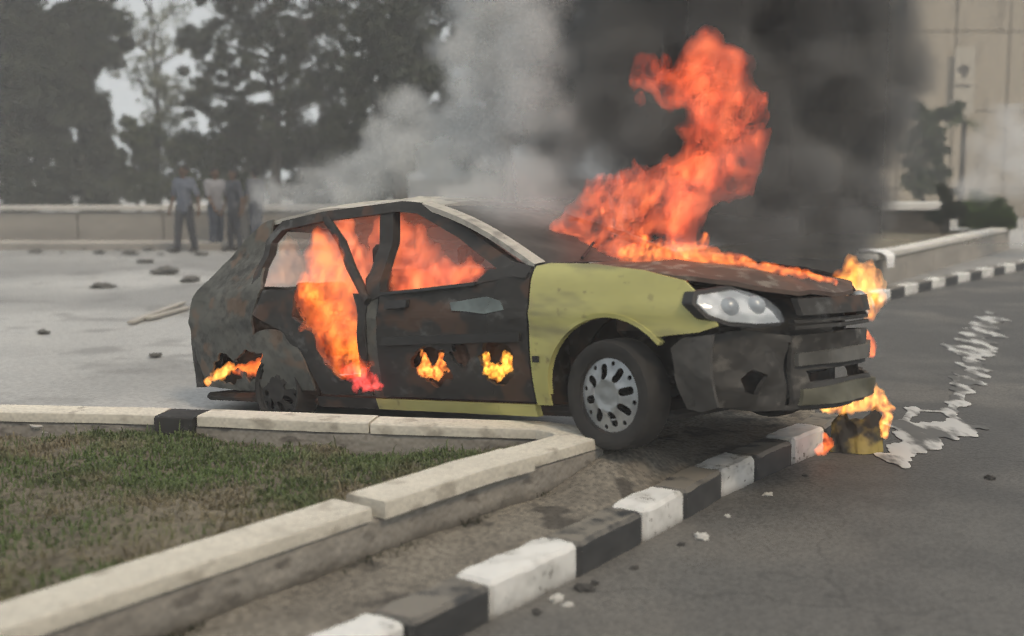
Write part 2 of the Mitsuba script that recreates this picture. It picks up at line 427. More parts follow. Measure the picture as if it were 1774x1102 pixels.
import shapely.ops
PL = 'planter'
tag(PL, 'low concrete planter with pale coping in the left foreground', 'planter')
nl, fl_ = LineString(out_near), LineString(far_line)
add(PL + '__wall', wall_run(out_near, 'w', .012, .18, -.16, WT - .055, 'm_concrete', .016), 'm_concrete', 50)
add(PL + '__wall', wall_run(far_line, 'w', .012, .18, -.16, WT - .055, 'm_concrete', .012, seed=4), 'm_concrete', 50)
q0 = [nl.project(shapely.Point(G(x, y, WT)[:2])) for x, y in [(640, 878), (650, 872), (905, 790), (915, 788)]]
for a, b, dz, dw in [(0, q0[0], 0, 0), (q0[1], q0[2], .014, -.025), (q0[3], nl.length - .01, -.004, .01)]:
    add(PL + '__coping_slab', wall_run(cut(out_near, a, b), 'c', .0 + dw, .20 + dw, WT - .052, WT + dz, 'm_coping', .005, b=.008, seed=a), 'm_coping', 50)
sp = [fl_.project(shapely.Point(G(x, y, WT)[:2])) for x, y in [(362, 712), (297, 706)]]
for a, b in [(.12, sp[0] - .9), (sp[0] - .89, sp[0]), (sp[1], sp[1] + 1.2), (sp[1] + 1.21, fl_.length)]:
    add(PL + '__coping_slab', wall_run(cut(far_line, a, b), 'c', 0, .19, WT - .052, WT + rng.uniform(-.004, .004), 'm_coping', .005, b=.008, seed=a + 20), 'm_coping', 50)
add(PL + '__scorched_block', wall_run(cut(far_line, sp[0] + .01, sp[1] - .01), 'c', .0, .215, -.02, WT - .004, 'm_char', .008, b=.012), 'm_char', 50, label='blackened stretch of the far wall')

V, Fc = grid_cells(inner.buffer(.03), .06)
def soil_z(x, y):
    p = np.column_stack([x, y, x * 0])
    return .045 + (meshkit.fbm(p * 1.6, 3, 3) - .5) * .12 + (meshkit.fbm(p * 9, 3, 5) - .5) * .05
add('soil', trimesh.Trimesh(np.column_stack([V, soil_z(V[:, 0], V[:, 1])]), Fc, process=False), 'm_soil', True, kind='structure', label='brown earth inside the planter')
# grass blades in tufts
pts = rng.uniform([-4.2, 1.8], [.3, 6.2], (150000, 2))
keep = shapely.contains_xy(inner.buffer(-.01), pts[:, 0], pts[:, 1])
pts = pts[keep]
dens = meshkit.fbm(np.column_stack([pts * 1.9, pts[:, :1] * 0]), 3, 11)
pts = pts[rng.uniform(size=len(pts)) < np.clip((dens - .31) * 4.0, .22, 1)]
n = len(pts)
hgt = rng.uniform(.014, .045, n) * np.where(rng.uniform(size=n) < .03, 2.2, 1)
ang, lean = rng.uniform(0, 6.28, n), rng.uniform(.1, .9, n)
base = np.column_stack([pts, soil_z(pts[:, 0], pts[:, 1]) - .004])
wv = np.column_stack([np.cos(ang), np.sin(ang), ang * 0]) * rng.uniform(.003, .006, n)[:, None]
dv = np.column_stack([-np.sin(ang), np.cos(ang), ang * 0])
mid = base + dv * (hgt * lean * .3)[:, None] + np.column_stack([ang * 0, ang * 0, hgt * .6])
tip = base + dv * (hgt * lean)[:, None] + np.column_stack([ang * 0, ang * 0, hgt * (1 - .3 * lean)])
v = np.stack([base - wv, base + wv, mid - wv * .7, mid + wv * .7, tip], 1).reshape(-1, 3)
o = (np.arange(n) * 5)[:, None]
f = np.vstack([o + [0, 1, 3], o + [0, 3, 2], o + [2, 3, 4]])
add('grass', trimesh.Trimesh(v, f, process=False), 'm_grass', label='sparse short grass growing in the planter', cat='grass', kind='stuff')
# weeds and crumbs of earth along the foot of the planter wall
n = 2600
t_ = rng.uniform(0, nl.length, n)
c_ = shapely.get_coordinates(shapely.line_interpolate_point(nl, t_))
keep = meshkit.fbm(np.column_stack([c_ * 5, t_ * 0]), 3, 21) + rng.uniform(-.12, .12, n) > .47
off_ = np.abs(rng.normal(0, .028, n)) + .004
tg = shapely.get_coordinates(shapely.line_interpolate_point(nl, np.minimum(t_ + .02, nl.length))) - c_
tg /= np.linalg.norm(tg, axis=1, keepdims=True) + 1e-9
p_ = (c_ + np.column_stack([tg[:, 1], -tg[:, 0]]) * off_[:, None])[keep]
n = len(p_)
base = np.column_stack([p_, np.full(n, -.04)])
ang, hgt = rng.uniform(0, 6.28, n), rng.uniform(.012, .04, n)
wv = np.column_stack([np.cos(ang), np.sin(ang), ang * 0]) * rng.uniform(.004, .011, n)[:, None]
tip = base + np.column_stack([np.sin(ang) * hgt * .6, np.cos(ang) * hgt * .6, hgt])
v = np.stack([base - wv, base + wv, tip], 1).reshape(-1, 3)
add('weeds', trimesh.Trimesh(v, np.arange(3 * n).reshape(-1, 3), process=False), 'm_weed', label='dark weeds and litter along the foot of the planter wall', cat='weeds', kind='stuff')

# ------------------------------------------------------------------ the burning car (built in its own axes: x forward from the front axle, y to its left, z up)
def rot(a, b, c):
    ca, sa, cb, sb, cc, sc = math.cos(a), math.sin(a), math.cos(b), math.sin(b), math.cos(c), math.sin(c)
    return np.array([[ca, -sa, 0], [sa, ca, 0], [0, 0, 1]]) @ np.array([[cb, 0, sb], [0, 1, 0], [-sb, 0, cb]]) @ np.array([[1, 0, 0], [0, cc, -sc], [0, sc, cc]])


CAR = (rot(-.7085, -.0976, -.0476), np.array([.9826, 5.749, .0408]))


def on_car(px, py, y):                      # the point of the car's lengthwise plane y that a pixel shows, in the car's axes
    Rm, o = CAR[0], CAR[0].T @ (np.array([0, 0, EYE]) - CAR[1])
    d = Rm.T @ ray(px, py)
    return o + d * ((y - o[1]) / d[1])


def to_world(p):
    return np.asarray(p) @ CAR[0].T + CAR[1]


K = 'burning_car'
tag(K, 'burnt-out yellow hatchback on fire with flames over its bonnet', 'car')


def part(name, mesh, mat, smooth=35, label=None):
    return add(K + '__' + name, mesh, mat, smooth, label=label, xf=CAR)


def half_width(x, z):
    w = .825 - .055 * np.clip(np.abs(z - .58) / .36, 0, 1.4) ** 2.2
    up = np.clip(z - .86, 0, 1)
    w = w - up * .40 - .015 * np.clip(up * 12, 0, 1)
    w = w - .30 * np.clip(x - .05, 0, 1) ** 2.0 - .10 * np.clip(-x - 2.5, 0, 1) ** 1.5
    return w + .012 * np.exp(-((z - .68) / .03) ** 2)


def dent(x, z, s=0):
    return (meshkit.fbm(np.column_stack([x * 5 + s, z * 5, x * 0 + s]), 3) - .5)


def flank(side, rough=.0, seed=0):
    def fn(u, v, t):
        y = half_width(u, v) + t + (rough * dent(u, v, seed) if rough else 0)
        return np.column_stack([u, side * y, v])
    return fn


def arc(cx, cz, r, a0, a1, n=16):
    a = np.radians(np.linspace(a0, a1, n))
    return [(cx + r * math.cos(t), cz + r * math.sin(t)) for t in a]


def strip_poly(pts, w):
    return LineString(pts).buffer(w / 2, cap_style=2, join_style=1)


FENDER = Polygon([(-.452, .235), (-.448, .60), (-.44, .905), (-.36, .915), (-.1, .90), (.2, .855), (.40, .80), (.445, .755), (.475, .69), (.53, .635), (.545, .60), (.46, .575), (.33, .565), (.285, .56)]
                 + arc(0, .29, .365, 47, 178) + [(-.365, .235)])
DOOR = Polygon([(-.465, .25), (-.462, .60), (-.455, .88), (-.80, .838), (-1.20, .822), (-1.49, .815), (-1.53, .60), (-1.53, .25)])
REAR_DOOR = Polygon([(-1.62, .25), (-1.60, .80), (-1.75, .82), (-2.1, .845), (-2.54, .865), (-2.62, .72), (-2.36, .62), (-2.14, .45), (-2.05, .25)])
QUARTER = Polygon([(-2.56, .87), (-2.70, 1.0), (-2.77, 1.20), (-2.80, 1.31), (-2.90, 1.30), (-3.06, 1.20), (-3.22, 1.08), (-3.34, .92), (-3.40, .80), (-3.41, .55), (-3.38, .27), (-2.86, .25)] + arc(-2.46, .27, .36, 0, 115) + [(-2.62, .72)])
RAIL = strip_poly([(-.47, .875), (-.62, .905), (-1.07, 1.11), (-1.44, 1.27), (-1.6, 1.295), (-2.28, 1.29), (-2.66, 1.262), (-2.765, 1.17), (-2.73, .99), (-2.60, .80)], .06)
BP = strip_poly([(-1.545, .78), (-1.72, 1.28)], .10)
BPL = strip_poly([(-1.575, .24), (-1.56, .82)], .085)
SILL = Polygon([(-.47, .175), (-.47, .235), (-1.60, .235), (-1.60, .175)])
SILLB = Polygon([(-1.61, .175), (-1.61, .235), (-2.1, .235), (-2.1, .175)])
ARCHLIP = strip_poly(arc(0, .29, .372, 40, 180), .02)

def ragged(px, py, rx, ry, seed):           # a burnt-through hole with an uneven rim
    c = on_car(px, py, -.80)
    a = np.linspace(0, 2 * np.pi, 42)[:-1]
    w = 1 + 1.3 * (meshkit.fbm(np.column_stack([np.cos(a) * 1.9, np.sin(a) * 1.9, a * 0 + seed]), 4) - .5)
    return Polygon(np.column_stack([c[0] + rx * w * np.cos(a), c[2] + ry * w * np.sin(a)])).buffer(0)


HOLES = shapely.union_all([ragged(752, 628, .135, .095, 2), ragged(862, 626, .115, .10, 5), ragged(385, 642, .16, .085, 8), ragged(440, 632, .15, .10, 11), ragged(800, 615, .07, .05, 14)])
part('inner_panel', bx(-1.50, -.50, -.70, -.685, .24, .78), 'm_char')
part('inner_panel', bx(-3.30, -2.62, -.58, -.565, .24, .82), 'm_char')
for s in (-1, 1):
    near = s < 0
    part('front_fender', solid(FENDER, .04, flank(s, .014 if near else .03, 1), -.012, 0), 'm_yellow' if near else 'm_char', 40,
         'yellow front wing with its paint still on' if near else None)
    part('front_door', solid(DOOR.difference(HOLES) if near else DOOR, .04, flank(s, .025, 2), -.03, -.003), 'm_char', 40, 'charred front door')
    hole = Polygon([(-1.68, .36), (-1.66, .70), (-1.72, .82), (-2.0, .86), (-2.25, .88), (-2.25, .70), (-2.05, .62), (-1.98, .45), (-1.86, .33)]) if near else Polygon()
    part('rear_door', solid(REAR_DOOR.difference(hole), .05, flank(s, .05, 3), -.03, -.004), 'm_char', 40, 'rear door with its middle burnt away' if near else None)
    part('rear_wing', solid(QUARTER.difference(HOLES) if near else QUARTER, .04, flank(s, .04, 4), -.015, .0), 'm_ash', 40, 'ash grey rear wing')
    part('window_frame', solid(RAIL, .03, flank(s, .003, 5), -.05, .004), 'm_char', 40)
    part('door_pillar', solid(BP, .03, flank(s, .004, 6), -.06, -.004), 'm_char', 40)
    part('door_pillar', solid(BPL, .04, flank(s, .02, 6), -.06, -.012), 'm_ash', 40)
    part('sill', solid(SILL, .06, flank(s, .006, 7), -.04, .002), 'm_yellow' if near else 'm_char', 40, 'thin yellow sill' if near else None)
    part('sill', solid(SILLB, .06, flank(s, .03, 8), -.04, .002), 'm_char', 40)
# rubbing strip and handle recess of the near front door, side repeater on the wing
part('door_trim', solid(Polygon([(-.50, .545), (-.50, .59), (-1.48, .575), (-1.48, .53)]), .05, flank(-1, .012, 9), -.002, .014), 'm_black', 40)
part('door_trim', solid(Polygon([(-.60, .70), (-.63, .745), (-.72, .768), (-.86, .755), (-.97, .745), (-.95, .705), (-.84, .698), (-.72, .683)]), .03, flank(-1, .02, 10), -.004, .006), 'm_blueash', 40, 'bluish scorched patch below the window')
part('window_corner', solid(Polygon([(-.458, .872), (-.80, .832), (-.74, .905), (-.62, .90), (-.47, .90)]), .03, flank(-1, .01, 5), -.02, .002), 'm_char', 40)
part('window_seal', solid(Polygon([(-.80, .826), (-1.20, .808), (-1.49, .80), (-1.49, .815), (-1.20, .825), (-.80, .843)]), .04, flank(-1, .01, 2), -.01, .012), 'm_black', 40)
part('door_handle', solid(Polygon([(-1.28, .735), (-1.28, .765), (-1.43, .76), (-1.43, .73)]).buffer(.006), .02, flank(-1, .02, 10), -.004, .022), 'm_black', 40)
part('side_lamp', solid(Polygon([(-.43, .445), (-.43, .475), (-.395, .475), (-.395, .445)]), .03, flank(-1), -.002, .010), 'm_black', 40)
part('wheel_arch_lip', solid(ARCHLIP, .03, flank(-1), -.03, .006), 'm_yellow', 40)
# bent frame of the burnt rear door
fr = [np.array([x, -half_width(x, z) + o, z]) for x, z, o in [(-2.24, 1.275, .0), (-2.06, 1.12, .02), (-1.86, .965, .02), (-1.585, .765, .0)]]
part('bent_frame', tube(np.array(fr), [.026, .03, .03, .026], 8), 'm_char', 60, 'window frame leaning forward')


def top_plate(poly, step, zf, t0, t1, rough=0, seed=0):
    def fn(u, v, t):
        return np.column_stack([u, v, zf(u, v) + t + rough * dent(u, v, seed)])
    return solid(poly, step, fn, t0, t1)


def hood_z(x, y):
    xx = [-.5, -.42, 0, .3, .5, .62, .70, .75]
    return np.interp(x, xx, [.935, .93, .905, .865, .82, .775, .735, .70]) - .045 * (y / .7) ** 2 * (1 + .3 * np.clip(x, 0, 1)) + .018 * np.sin(x * 7 + y * 5) * np.clip((y + .2), 0, 1)


hood = Polygon([(-.42, -.70), (.0, -.695), (.30, -.66), (.46, -.60), (.60, -.47), (.69, -.28), (.725, 0), (.69, .28), (.60, .47), (.46, .60), (.0, .695), (-.42, .70)])
part('bonnet', top_plate(hood, .04, hood_z, -.02, .0, .03, 21), 'm_hood', 40, 'scorched reddish black bonnet')
roofp = Polygon([(-1.42, -.50), (-1.6, -.515), (-2.6, -.51), (-2.82, -.48), (-2.87, 0), (-2.82, .48), (-2.6, .51), (-1.6, .515), (-1.42, .50), (-1.38, 0)])
roof_z = lambda x, y: np.interp(x, [-2.9, -2.6, -2.2, -1.8, -1.5, -1.36], [1.345, 1.378, 1.392, 1.382, 1.35, 1.315]) - .062 * (y / .52) ** 2  # noqa: E731
part('roof', top_plate(roofp, .06, roof_z, -.025, 0, .025, 22), 'm_roof', 40, 'pale blistered roof')
# windscreen pillar skins: from the roof corner down to the bonnet
for s in (-1, 1):
    a, b = np.array([-1.43, s * .525, 1.298]), np.array([-.46, s * .745, .915])
    n_ = 9
    pa = np.array([a + (b - a) * t + np.array([0, 0, .035 * math.sin(math.pi * t)]) for t in np.linspace(0, 1, n_)])
    inn = np.array([0, -s * .085, .012])
    vs = np.vstack([pa, pa + inn, pa + inn - [0, 0, .03], pa - [0, 0, .03]])
    q = []
    for k in range(4):
        for i in range(n_ - 1):
            A, B = k * n_ + i, ((k + 1) % 4) * n_ + i
            q.append([A, A + 1, B + 1, B] if s > 0 else [A, B, B + 1, A + 1])
    q = np.array(q)
    f = np.vstack([q[:, [0, 1, 2]], q[:, [0, 2, 3]]])
    part('windscreen_pillar', trimesh.Trimesh(vs, f, process=False), 'm_roof' if s < 0 else 'm_ash', 30)
# sooty windscreen, still in its frame
ws = Polygon([(-1.40, -.44), (-.50, -.63), (-.44, 0), (-.50, .63), (-1.40, .44), (-1.36, 0)])
part('windscreen', top_plate(ws, .06, lambda x, y: np.interp(x, [-1.45, -1.0, -.44], [1.318, 1.165, .925]) - .03 * (y / .6) ** 2, -.006, 0, .01, 23), 'm_soot_glass', 60, 'sooty windscreen')
part('scuttle', bx(-.50, -.415, -.70, .70, .86, .905, .01), 'm_char')
# hatch: burnt frame round an empty opening, lower skin, rear bumper
hz = lambda z: np.interp(z, [.3, .55, .80, .92, 1.08, 1.2, 1.34], [-3.42, -3.45, -3.44, -3.38, -3.26, -3.10, -2.88])  # noqa: E731
def hatch_fn(u, v, t):
    return np.column_stack([hz(v) - t - .06 * 0 + .10 * (u / .7) ** 2, u, v + .03 * dent(u, v, 3)])
hp = Polygon([(-.66, .50), (-.66, .78), (-.56, 1.05), (-.46, 1.31), (.46, 1.31), (.56, 1.05), (.66, .78), (.66, .50)])
part('tailgate', solid(hp.difference(Polygon([(-.54, .90), (-.49, 1.05), (-.41, 1.25), (.41, 1.25), (.49, 1.05), (.54, .90)])), .05, hatch_fn, -.02, .0), 'm_ash', 40)
part('rear_bumper', solid(sbox(-.74, .26, .74, .52), .06, lambda u, v, t: np.column_stack([-3.44 - t + .13 * np.abs(u / .74) ** 3 + .03 * dent(u, v, 8), u, v]), -.03, .05), 'm_char', 40)
# floor, bulkheads, engine bay
part('floor_pan', bx(-3.35, .25, -.68, .68, .17, .22, .02), 'm_char')
part('bulkhead', bx(-.56, -.50, -.67, .67, .22, .84), 'm_char')
eng = [bx(-.25, .38, -.40, .30, .30, .74, .06), bx(-.1, .2, -.62, -.44, .55, .76, .03), bx(.05, .33, .38, .58, .45, .72, .04), tube([(.1, -.45, .76), (.25, -.1, .77), (.2, .4, .74)], .03)]
part('engine', eng, 'm_char')
part('dashboard', bx(-.85, -.58, -.62, .62, .62, .86, .07), 'm_char')
part('steering_wheel', trimesh.creation.torus(.175, .014, 24, 8).apply_transform(trimesh.transformations.rotation_matrix(1.1, [0, 1, 0])).apply_translation([-.96, .34, .80]), 'm_char')
for y in (-.36, .36):
    s_ = [bx(-1.78, -1.25, y - .22, y + .22, .34, .46, .05), bx(-1.92, -1.78, y - .21, y + .21, .42, .95, .05), bx(-1.94, -1.86, y - .11, y + .11, .97, 1.10, .03)]
    part('seat', s_, 'm_char')
part('rear_seat', [bx(-2.5, -2.08, -.55, .55, .34, .44, .05), bx(-2.62, -2.5, -.55, .55, .40, .90, .05)], 'm_char')
for s in (-1, 1):
    part('inner_wing', solid(Polygon([(-.44, .25), (-.44, .84), (.5, .72), (.55, .4), (.4, .4)] + arc(0, .29, .39, 15, 180)), .08, lambda u, v, t, s=s: np.column_stack([u, s * (.52 + t + .01 * u), v]), -.01, .01), 'm_char')

# nose: lamp, radiator panel, crash beam, torn bumper, valance
def nose_fn(off, rough=0, seed=0):          # u runs across the car, v up
    def fn(u, v, t):
        x = .80 - .36 * np.abs(u / .75) ** 2.4 - .35 * np.clip(v - .52, 0, 1) ** 1.2 + off + t + rough * dent(u, v, seed)
        return np.column_stack([x, u, v])
    return fn


LAMP = Polygon([(-.775, .735), (-.80, .70), (-.775, .65), (-.70, .615), (-.58, .60), (-.46, .602), (-.475, .65), (-.53, .71), (-.62, .752)])
def lamp_fn(bulge, off=0):
    c, r = np.array([-.60, .68]), .2
    def fn(u, v, t):
        k = np.clip(1 - ((u - c[0]) / .22) ** 2 - ((v - c[1]) / .10) ** 2, 0, 1)
        x = .70 - .52 * np.clip(-u - .38, 0, 1) ** 1.25 - .50 * np.clip(v - .60, 0, 1) + off + t + bulge * k
        return np.column_stack([x, u, v])
    return fn
for s in (1, -1):
    lam = solid(LAMP, .018, lamp_fn(.035, .03), -.02, 0)
    bz = solid(LAMP.buffer(.018), .03, lamp_fn(0, .0), -.05, -.0)
    dish = [trimesh.creation.icosphere(3, .046).apply_translation(lamp_fn(.03, .03)(np.array([u]), np.array([.675]), np.array([-.068]))[0]).apply_transform(np.eye(4)) for u in (-.66, -.53)]
    if s < 0:
        for m_ in [lam, bz, *dish]:
            m_.vertices[:, 1] *= -1
            m_.faces = m_.faces[:, ::-1]
    back = solid(LAMP, .03, lamp_fn(.0, .006), -.02, 0)
    if s < 0:
        back.vertices[:, 1] *= -1
        back.faces = back.faces[:, ::-1]
    h_ = part('headlight', bz, 'm_black', label='clear headlight, still whole' if s > 0 else None)
    add(h_ + '__lens', lam, 'm_lens', 40, xf=CAR)
    add(h_ + '__bowl', back, 'm_bowl', 40, xf=CAR)
    for d_ in dish:
        add(h_ + '__reflector', d_, 'm_hubcap', True, xf=CAR)
part('radiator_panel', solid(sbox(-.66, .24, .66, .70).difference(sbox(-.36, .34, .36, .50)), .05, nose_fn(-.20, .03, 1), -.02, .0), 'm_char', 40)
part('radiator', solid(sbox(-.36, .30, .36, .52), .05, nose_fn(-.24, .02, 2), -.03, .0), 'm_black', 40)
part('grille', solid(sbox(-.36, .625, .36, .70), .04, nose_fn(.03, .03, 4), -.03, .0), 'm_char', 40)
for k, z in enumerate((.598, .572)):
    part('grille_slat', solid(sbox(-.38, z - .008, .34, z + .008), .04, nose_fn(.0, .02, k), -.03, .0), 'm_char', 40)
part('crash_beam', solid(Polygon([(-.35, .40), (-.345, .455), (.0, .465), (.66, .47), (.68, .41), (.1, .402)]), .03, nose_fn(.008, .13, 14), -.04, .0), 'm_beam', 40, 'grey bar across the front bumper')
#part('beam_bracket', solid(sbox(-.43, .24, -.375, .46), .03, nose_fn(.02, .02, 7), -.05, .0), 'm_black', 40)
part('valance', solid(Polygon([(-.35, .225), (-.34, .295), (.0, .31), (.60, .30), (.60, .225)]), .03, nose_fn(.004, .13, 14), -.03, .0), 'm_valance', 40)
# torn bumper corner hanging by the wheel
CORNER = Polygon([(.345, .52), (.40, .56), (.53, .575), (.52, .26), (.44, .235), (.37, .25), (.355, .36)])
part('bumper_corner', solid(CORNER, .03, lambda u, v, t: np.column_stack([u, -(half_width(u, v) + .015 + t + .09 * dent(u, v, 12)), v - .01]), -.02, .0), 'm_plastic', 40, 'melted corner of the front bumper')
BUMPER = Polygon([(-.755, .25), (-.765, .55), (-.60, .575), (-.42, .545), (-.36, .535), (.0, .545), (.5, .53), (.72, .52), (.72, .25), (.62, .205), (.2, .215), (-.3, .20), (-.55, .215), (-.66, .24)])
BUMPER = BUMPER.difference(Polygon([(-.40, .225), (-.37, .225), (-.365, .50), (-.395, .51)])).difference(Polygon([(-.30, .325), (-.29, .375), (.56, .385), (.56, .33)])).difference(Polygon([(-.60, .30), (-.53, .285), (-.50, .37), (-.56, .40), (-.61, .36)]))
part('bumper', solid(BUMPER, .03, nose_fn(-.015, .12, 14), -.02, .0), 'm_bumper', 50, 'sooty crumpled front bumper')

# wheels: tyre, rim, pierced hubcap
def lathe(prof, n=40):
    prof = np.asarray(prof)
    a = np.linspace(0, 2 * np.pi, n, endpoint=False)
    v = np.array([[r * math.cos(t), y, r * math.sin(t)] for t in a for r, y in prof])
    m = len(prof)
    i, j = np.meshgrid(np.arange(n), np.arange(m), indexing='ij')
    q = np.stack([i * m + j, ((i + 1) % n) * m + j, ((i + 1) % n) * m + (j + 1) % m, i * m + (j + 1) % m], -1).reshape(-1, 4)
    t = trimesh.Trimesh(v, np.vstack([q[:, [0, 1, 2]], q[:, [0, 2, 3]]]), process=False)
    trimesh.repair.fix_normals(t)
    return t


R_T = .257
tyre_prof = [(.178, -.072), (.20, -.083), (.228, -.088), (.245, -.083), (.253, -.068), (R_T, -.045), (R_T, .045), (.253, .068), (.228, .086), (.178, .07)]
def wheel(x, y, z, side, steer=0.0, burnt=False, spin=0.2, squash=0.):
    M_ = (CAR[0] @ rot(steer, 0, 0), to_world([x, y, z]))
    w = K + '__wheel'
    tp = np.array(tyre_prof)
    if burnt:
        tp[:, 0] = .178 + (tp[:, 0] - .178) * .45
    t = lathe(tp * [1, 1])
    t.vertices[:, 1] *= -side
    if squash:
        v = t.vertices
        lo = v[:, 2] < -.22
        v[lo, 2] = -.22 + (v[lo, 2] + .22) * (1 - squash)
    trimesh.repair.fix_normals(t)
    key = add(w, lathe(np.array([(.172, -.06), (.182, -.066), (.182, .06), (.165, .05), (.15, .0), (.165, -.05)])), 'm_char', 40, xf=M_, label='front wheel with a steel-look wheel trim' if side < 0 and not burnt else None)
    add(key + '__tyre', t, 'm_tyre', 35, xf=M_)
    # trim: dished disc with two rings of holes
    ang = np.arange(8) * 2 * np.pi / 8 + spin
    d = shapely.Point(0, 0).buffer(.176, 32)
    for a in ang:
        d = d.difference(LineString([(.092 * math.cos(a), .092 * math.sin(a)), (.128 * math.cos(a), .128 * math.sin(a))]).buffer(.0185, 8))
        a += np.pi / 8
        d = d.difference(shapely.Point(.148 * math.cos(a), .148 * math.sin(a)).buffer(.011, 8))
    def fn(u, v, t):
        r = np.hypot(u, v)
        dish_ = .070 + .012 * np.cos(np.clip(r / .06, 0, np.pi)) - .10 * np.clip(r - .15, 0, 1) + .012 * np.exp(-((r - .075) / .02) ** 2)
        return np.column_stack([u, side * (dish_ + t), v])
    m_ = solid(d, .016, fn, -.006, 0)
    trimesh.repair.fix_normals(m_)
    add(key + '__wheel_trim', m_, 'm_tyre' if burnt else 'm_hubcap', 40, xf=M_)
    return key


wheel(0, -.735, .295, -1, -.10)
wheel(0, .735, .292, 1, -.10)
wheel(-2.44, -.72, .27, -1, 0, True)
wheel(-2.44, .72, .27, 1, 0, True)
part('axle', tube([(-2.44, -.68, .27), (-2.44, .68, .27)], .04), 'm_char')
part('axle', tube([(0, -.68, .28), (0, .68, .28)], .04), 'm_char')
part('wiper', tube([(-.47, -.35, .945), (-.62, -.05, 1.03), (-.70, .2, 1.07)], .008, 6), 'm_black')

# ------------------------------------------------------------------ background: walls, building, planter beyond the road
pri('m_wall', lambda p, n, uv: mix((.19, .18, .165), (.33, .31, .28), fbm(p.x * 1.1, p.y * 1.1, p.z * 2.5, 4)), .9)
pri('m_wall_cap', lambda p, n, uv: mix((.42, .41, .38), (.60, .58, .54), fbm(p.x * 2, p.y * 2, p.z * 2, 4)), .85)
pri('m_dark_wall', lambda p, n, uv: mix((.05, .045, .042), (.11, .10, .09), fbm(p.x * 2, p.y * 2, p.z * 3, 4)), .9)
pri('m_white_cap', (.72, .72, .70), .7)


def c_facade(p, n, uv):
    a, s = fbm(p.x * .35, p.y * .35, p.z * .18, 4), fbm(p.x * 2.2, p.y * 2.2, p.z * .5, 3)
    c = mix((.29, .25, .19), (.41, .36, .285), a)
    return mix(c, (.19, .165, .13), smoothstep(.5, .78, s) * .55)


pri('m_facade', c_facade, .8)
pri('m_joint', (.20, .175, .135), .9)
pri('m_brown', (.10, .062, .035), .7)
pri('m_sign', (.42, .385, .32), .6)
pri('m_cloth', (.80, .80, .80), .85)


def seg_box(a, b, w, z0, z1, bev=.01):      # a wall piece along a line, its body to the left
    a, b = np.array(a[:2], float), np.array(b[:2], float)
    L = np.linalg.norm(b - a)
    t = (b - a) / L
    m = bx(0, L, 0, w, z0, z1, bev)
    v = np.array(m.vertices)
    m.vertices = np.column_stack([a + v[:, :1] * t + v[:, 1:2] * [-t[1], t[0]], v[:, 2]])
    return m


tag('boundary_wall', 'long low grey wall at the far edge of the paved ground', 'wall')
for i in range(11):
    x0 = -21 + i * 1.9
    add('boundary_wall__panel', bx(x0, x0 + 1.87, 25.6, 25.85, ROAD - .05, .62 + rng.uniform(-.03, .03), .01), 'm_wall')
    add('boundary_wall__coping', bx(x0 - .01, x0 + 1.86, 25.52, 25.93, .655, .77 + rng.uniform(-.02, .02), .015), 'm_wall_cap')
add('step', bx(-21, 0, 24.3, 25.55, ROAD - .05, ROAD + .14, .02), 'm_wall', kind='structure', label='low step in front of the far wall')

# building: panels between recessed joints
B = 'building'
tag(B, 'tall beige building with panelled facade behind the smoke at right', 'building')
YB = 45.0
pxs = [D(x, HOR, YB)[0] for x in (1277, 1369, 1461, 1553, 1645, 1737, 1829, 1921, 2013)]
add(B + '__wall', bx(pxs[0] + .03, pxs[-1] - .03, YB + .10, YB + 14, ROAD - .1, 16.2), 'm_joint')
zs = [ROAD, .95, 3.92, 6.93, 9.94, 12.95, 16.2]
for i in range(len(pxs) - 1):
    for j in range(len(zs) - 1):
        add(B + '__panel', bx(pxs[i] + .03, pxs[i + 1] - .03, YB - rng.uniform(0, .02), YB + .12, zs[j] + .02, zs[j + 1] - .02, .02), 'm_facade')
xp = pxs[3]
add(B + '__downpipe', tube([(xp, YB - .16, 3.9), (xp, YB - .16, 8), (xp, YB - .16, 16.1)], .09, 10), 'm_brown', 40)
for z in (4.5, 7.5, 10.5, 13.5):
    add(B + '__pipe_bracket', bx(xp - .13, xp + .13, YB - .28, YB - .03, z, z + .08, .01), 'm_brown')
s0, s1 = D(1650, 200, YB - .3), D(1692, 82, YB - .3)
S = add('sign', bx(s0[0], s1[0], YB - .30, YB - .22, s0[2], s1[2], .02), 'm_sign', label='pale upright sign board with a dark mark on the beige facade', cat='sign')
c = D(1668, 124, YB - .33)
mk = Polygon([(-.16, .10), (-.02, .22), (.17, .20), (.20, .05), (.10, -.18), (.02, -.2), (.04, -.03), (-.08, -.02)]).buffer(.03)
m_ = trimesh.creation.extrude_polygon(mk, .03)
m_.vertices = np.column_stack([m_.vertices[:, 0] + c[0], YB - .305 - m_.vertices[:, 2], m_.vertices[:, 1] + c[2]])
trimesh.repair.fix_normals(m_)
add(S + '__mark', m_, 'm_dark_wall')
c = D(1668, 148, YB - .33)
add(S + '__mark', bx(c[0] - .28, c[0] + .30, YB - .335, YB - .304, c[2] - .05, c[2] + .03, .01), 'm_dark_wall')

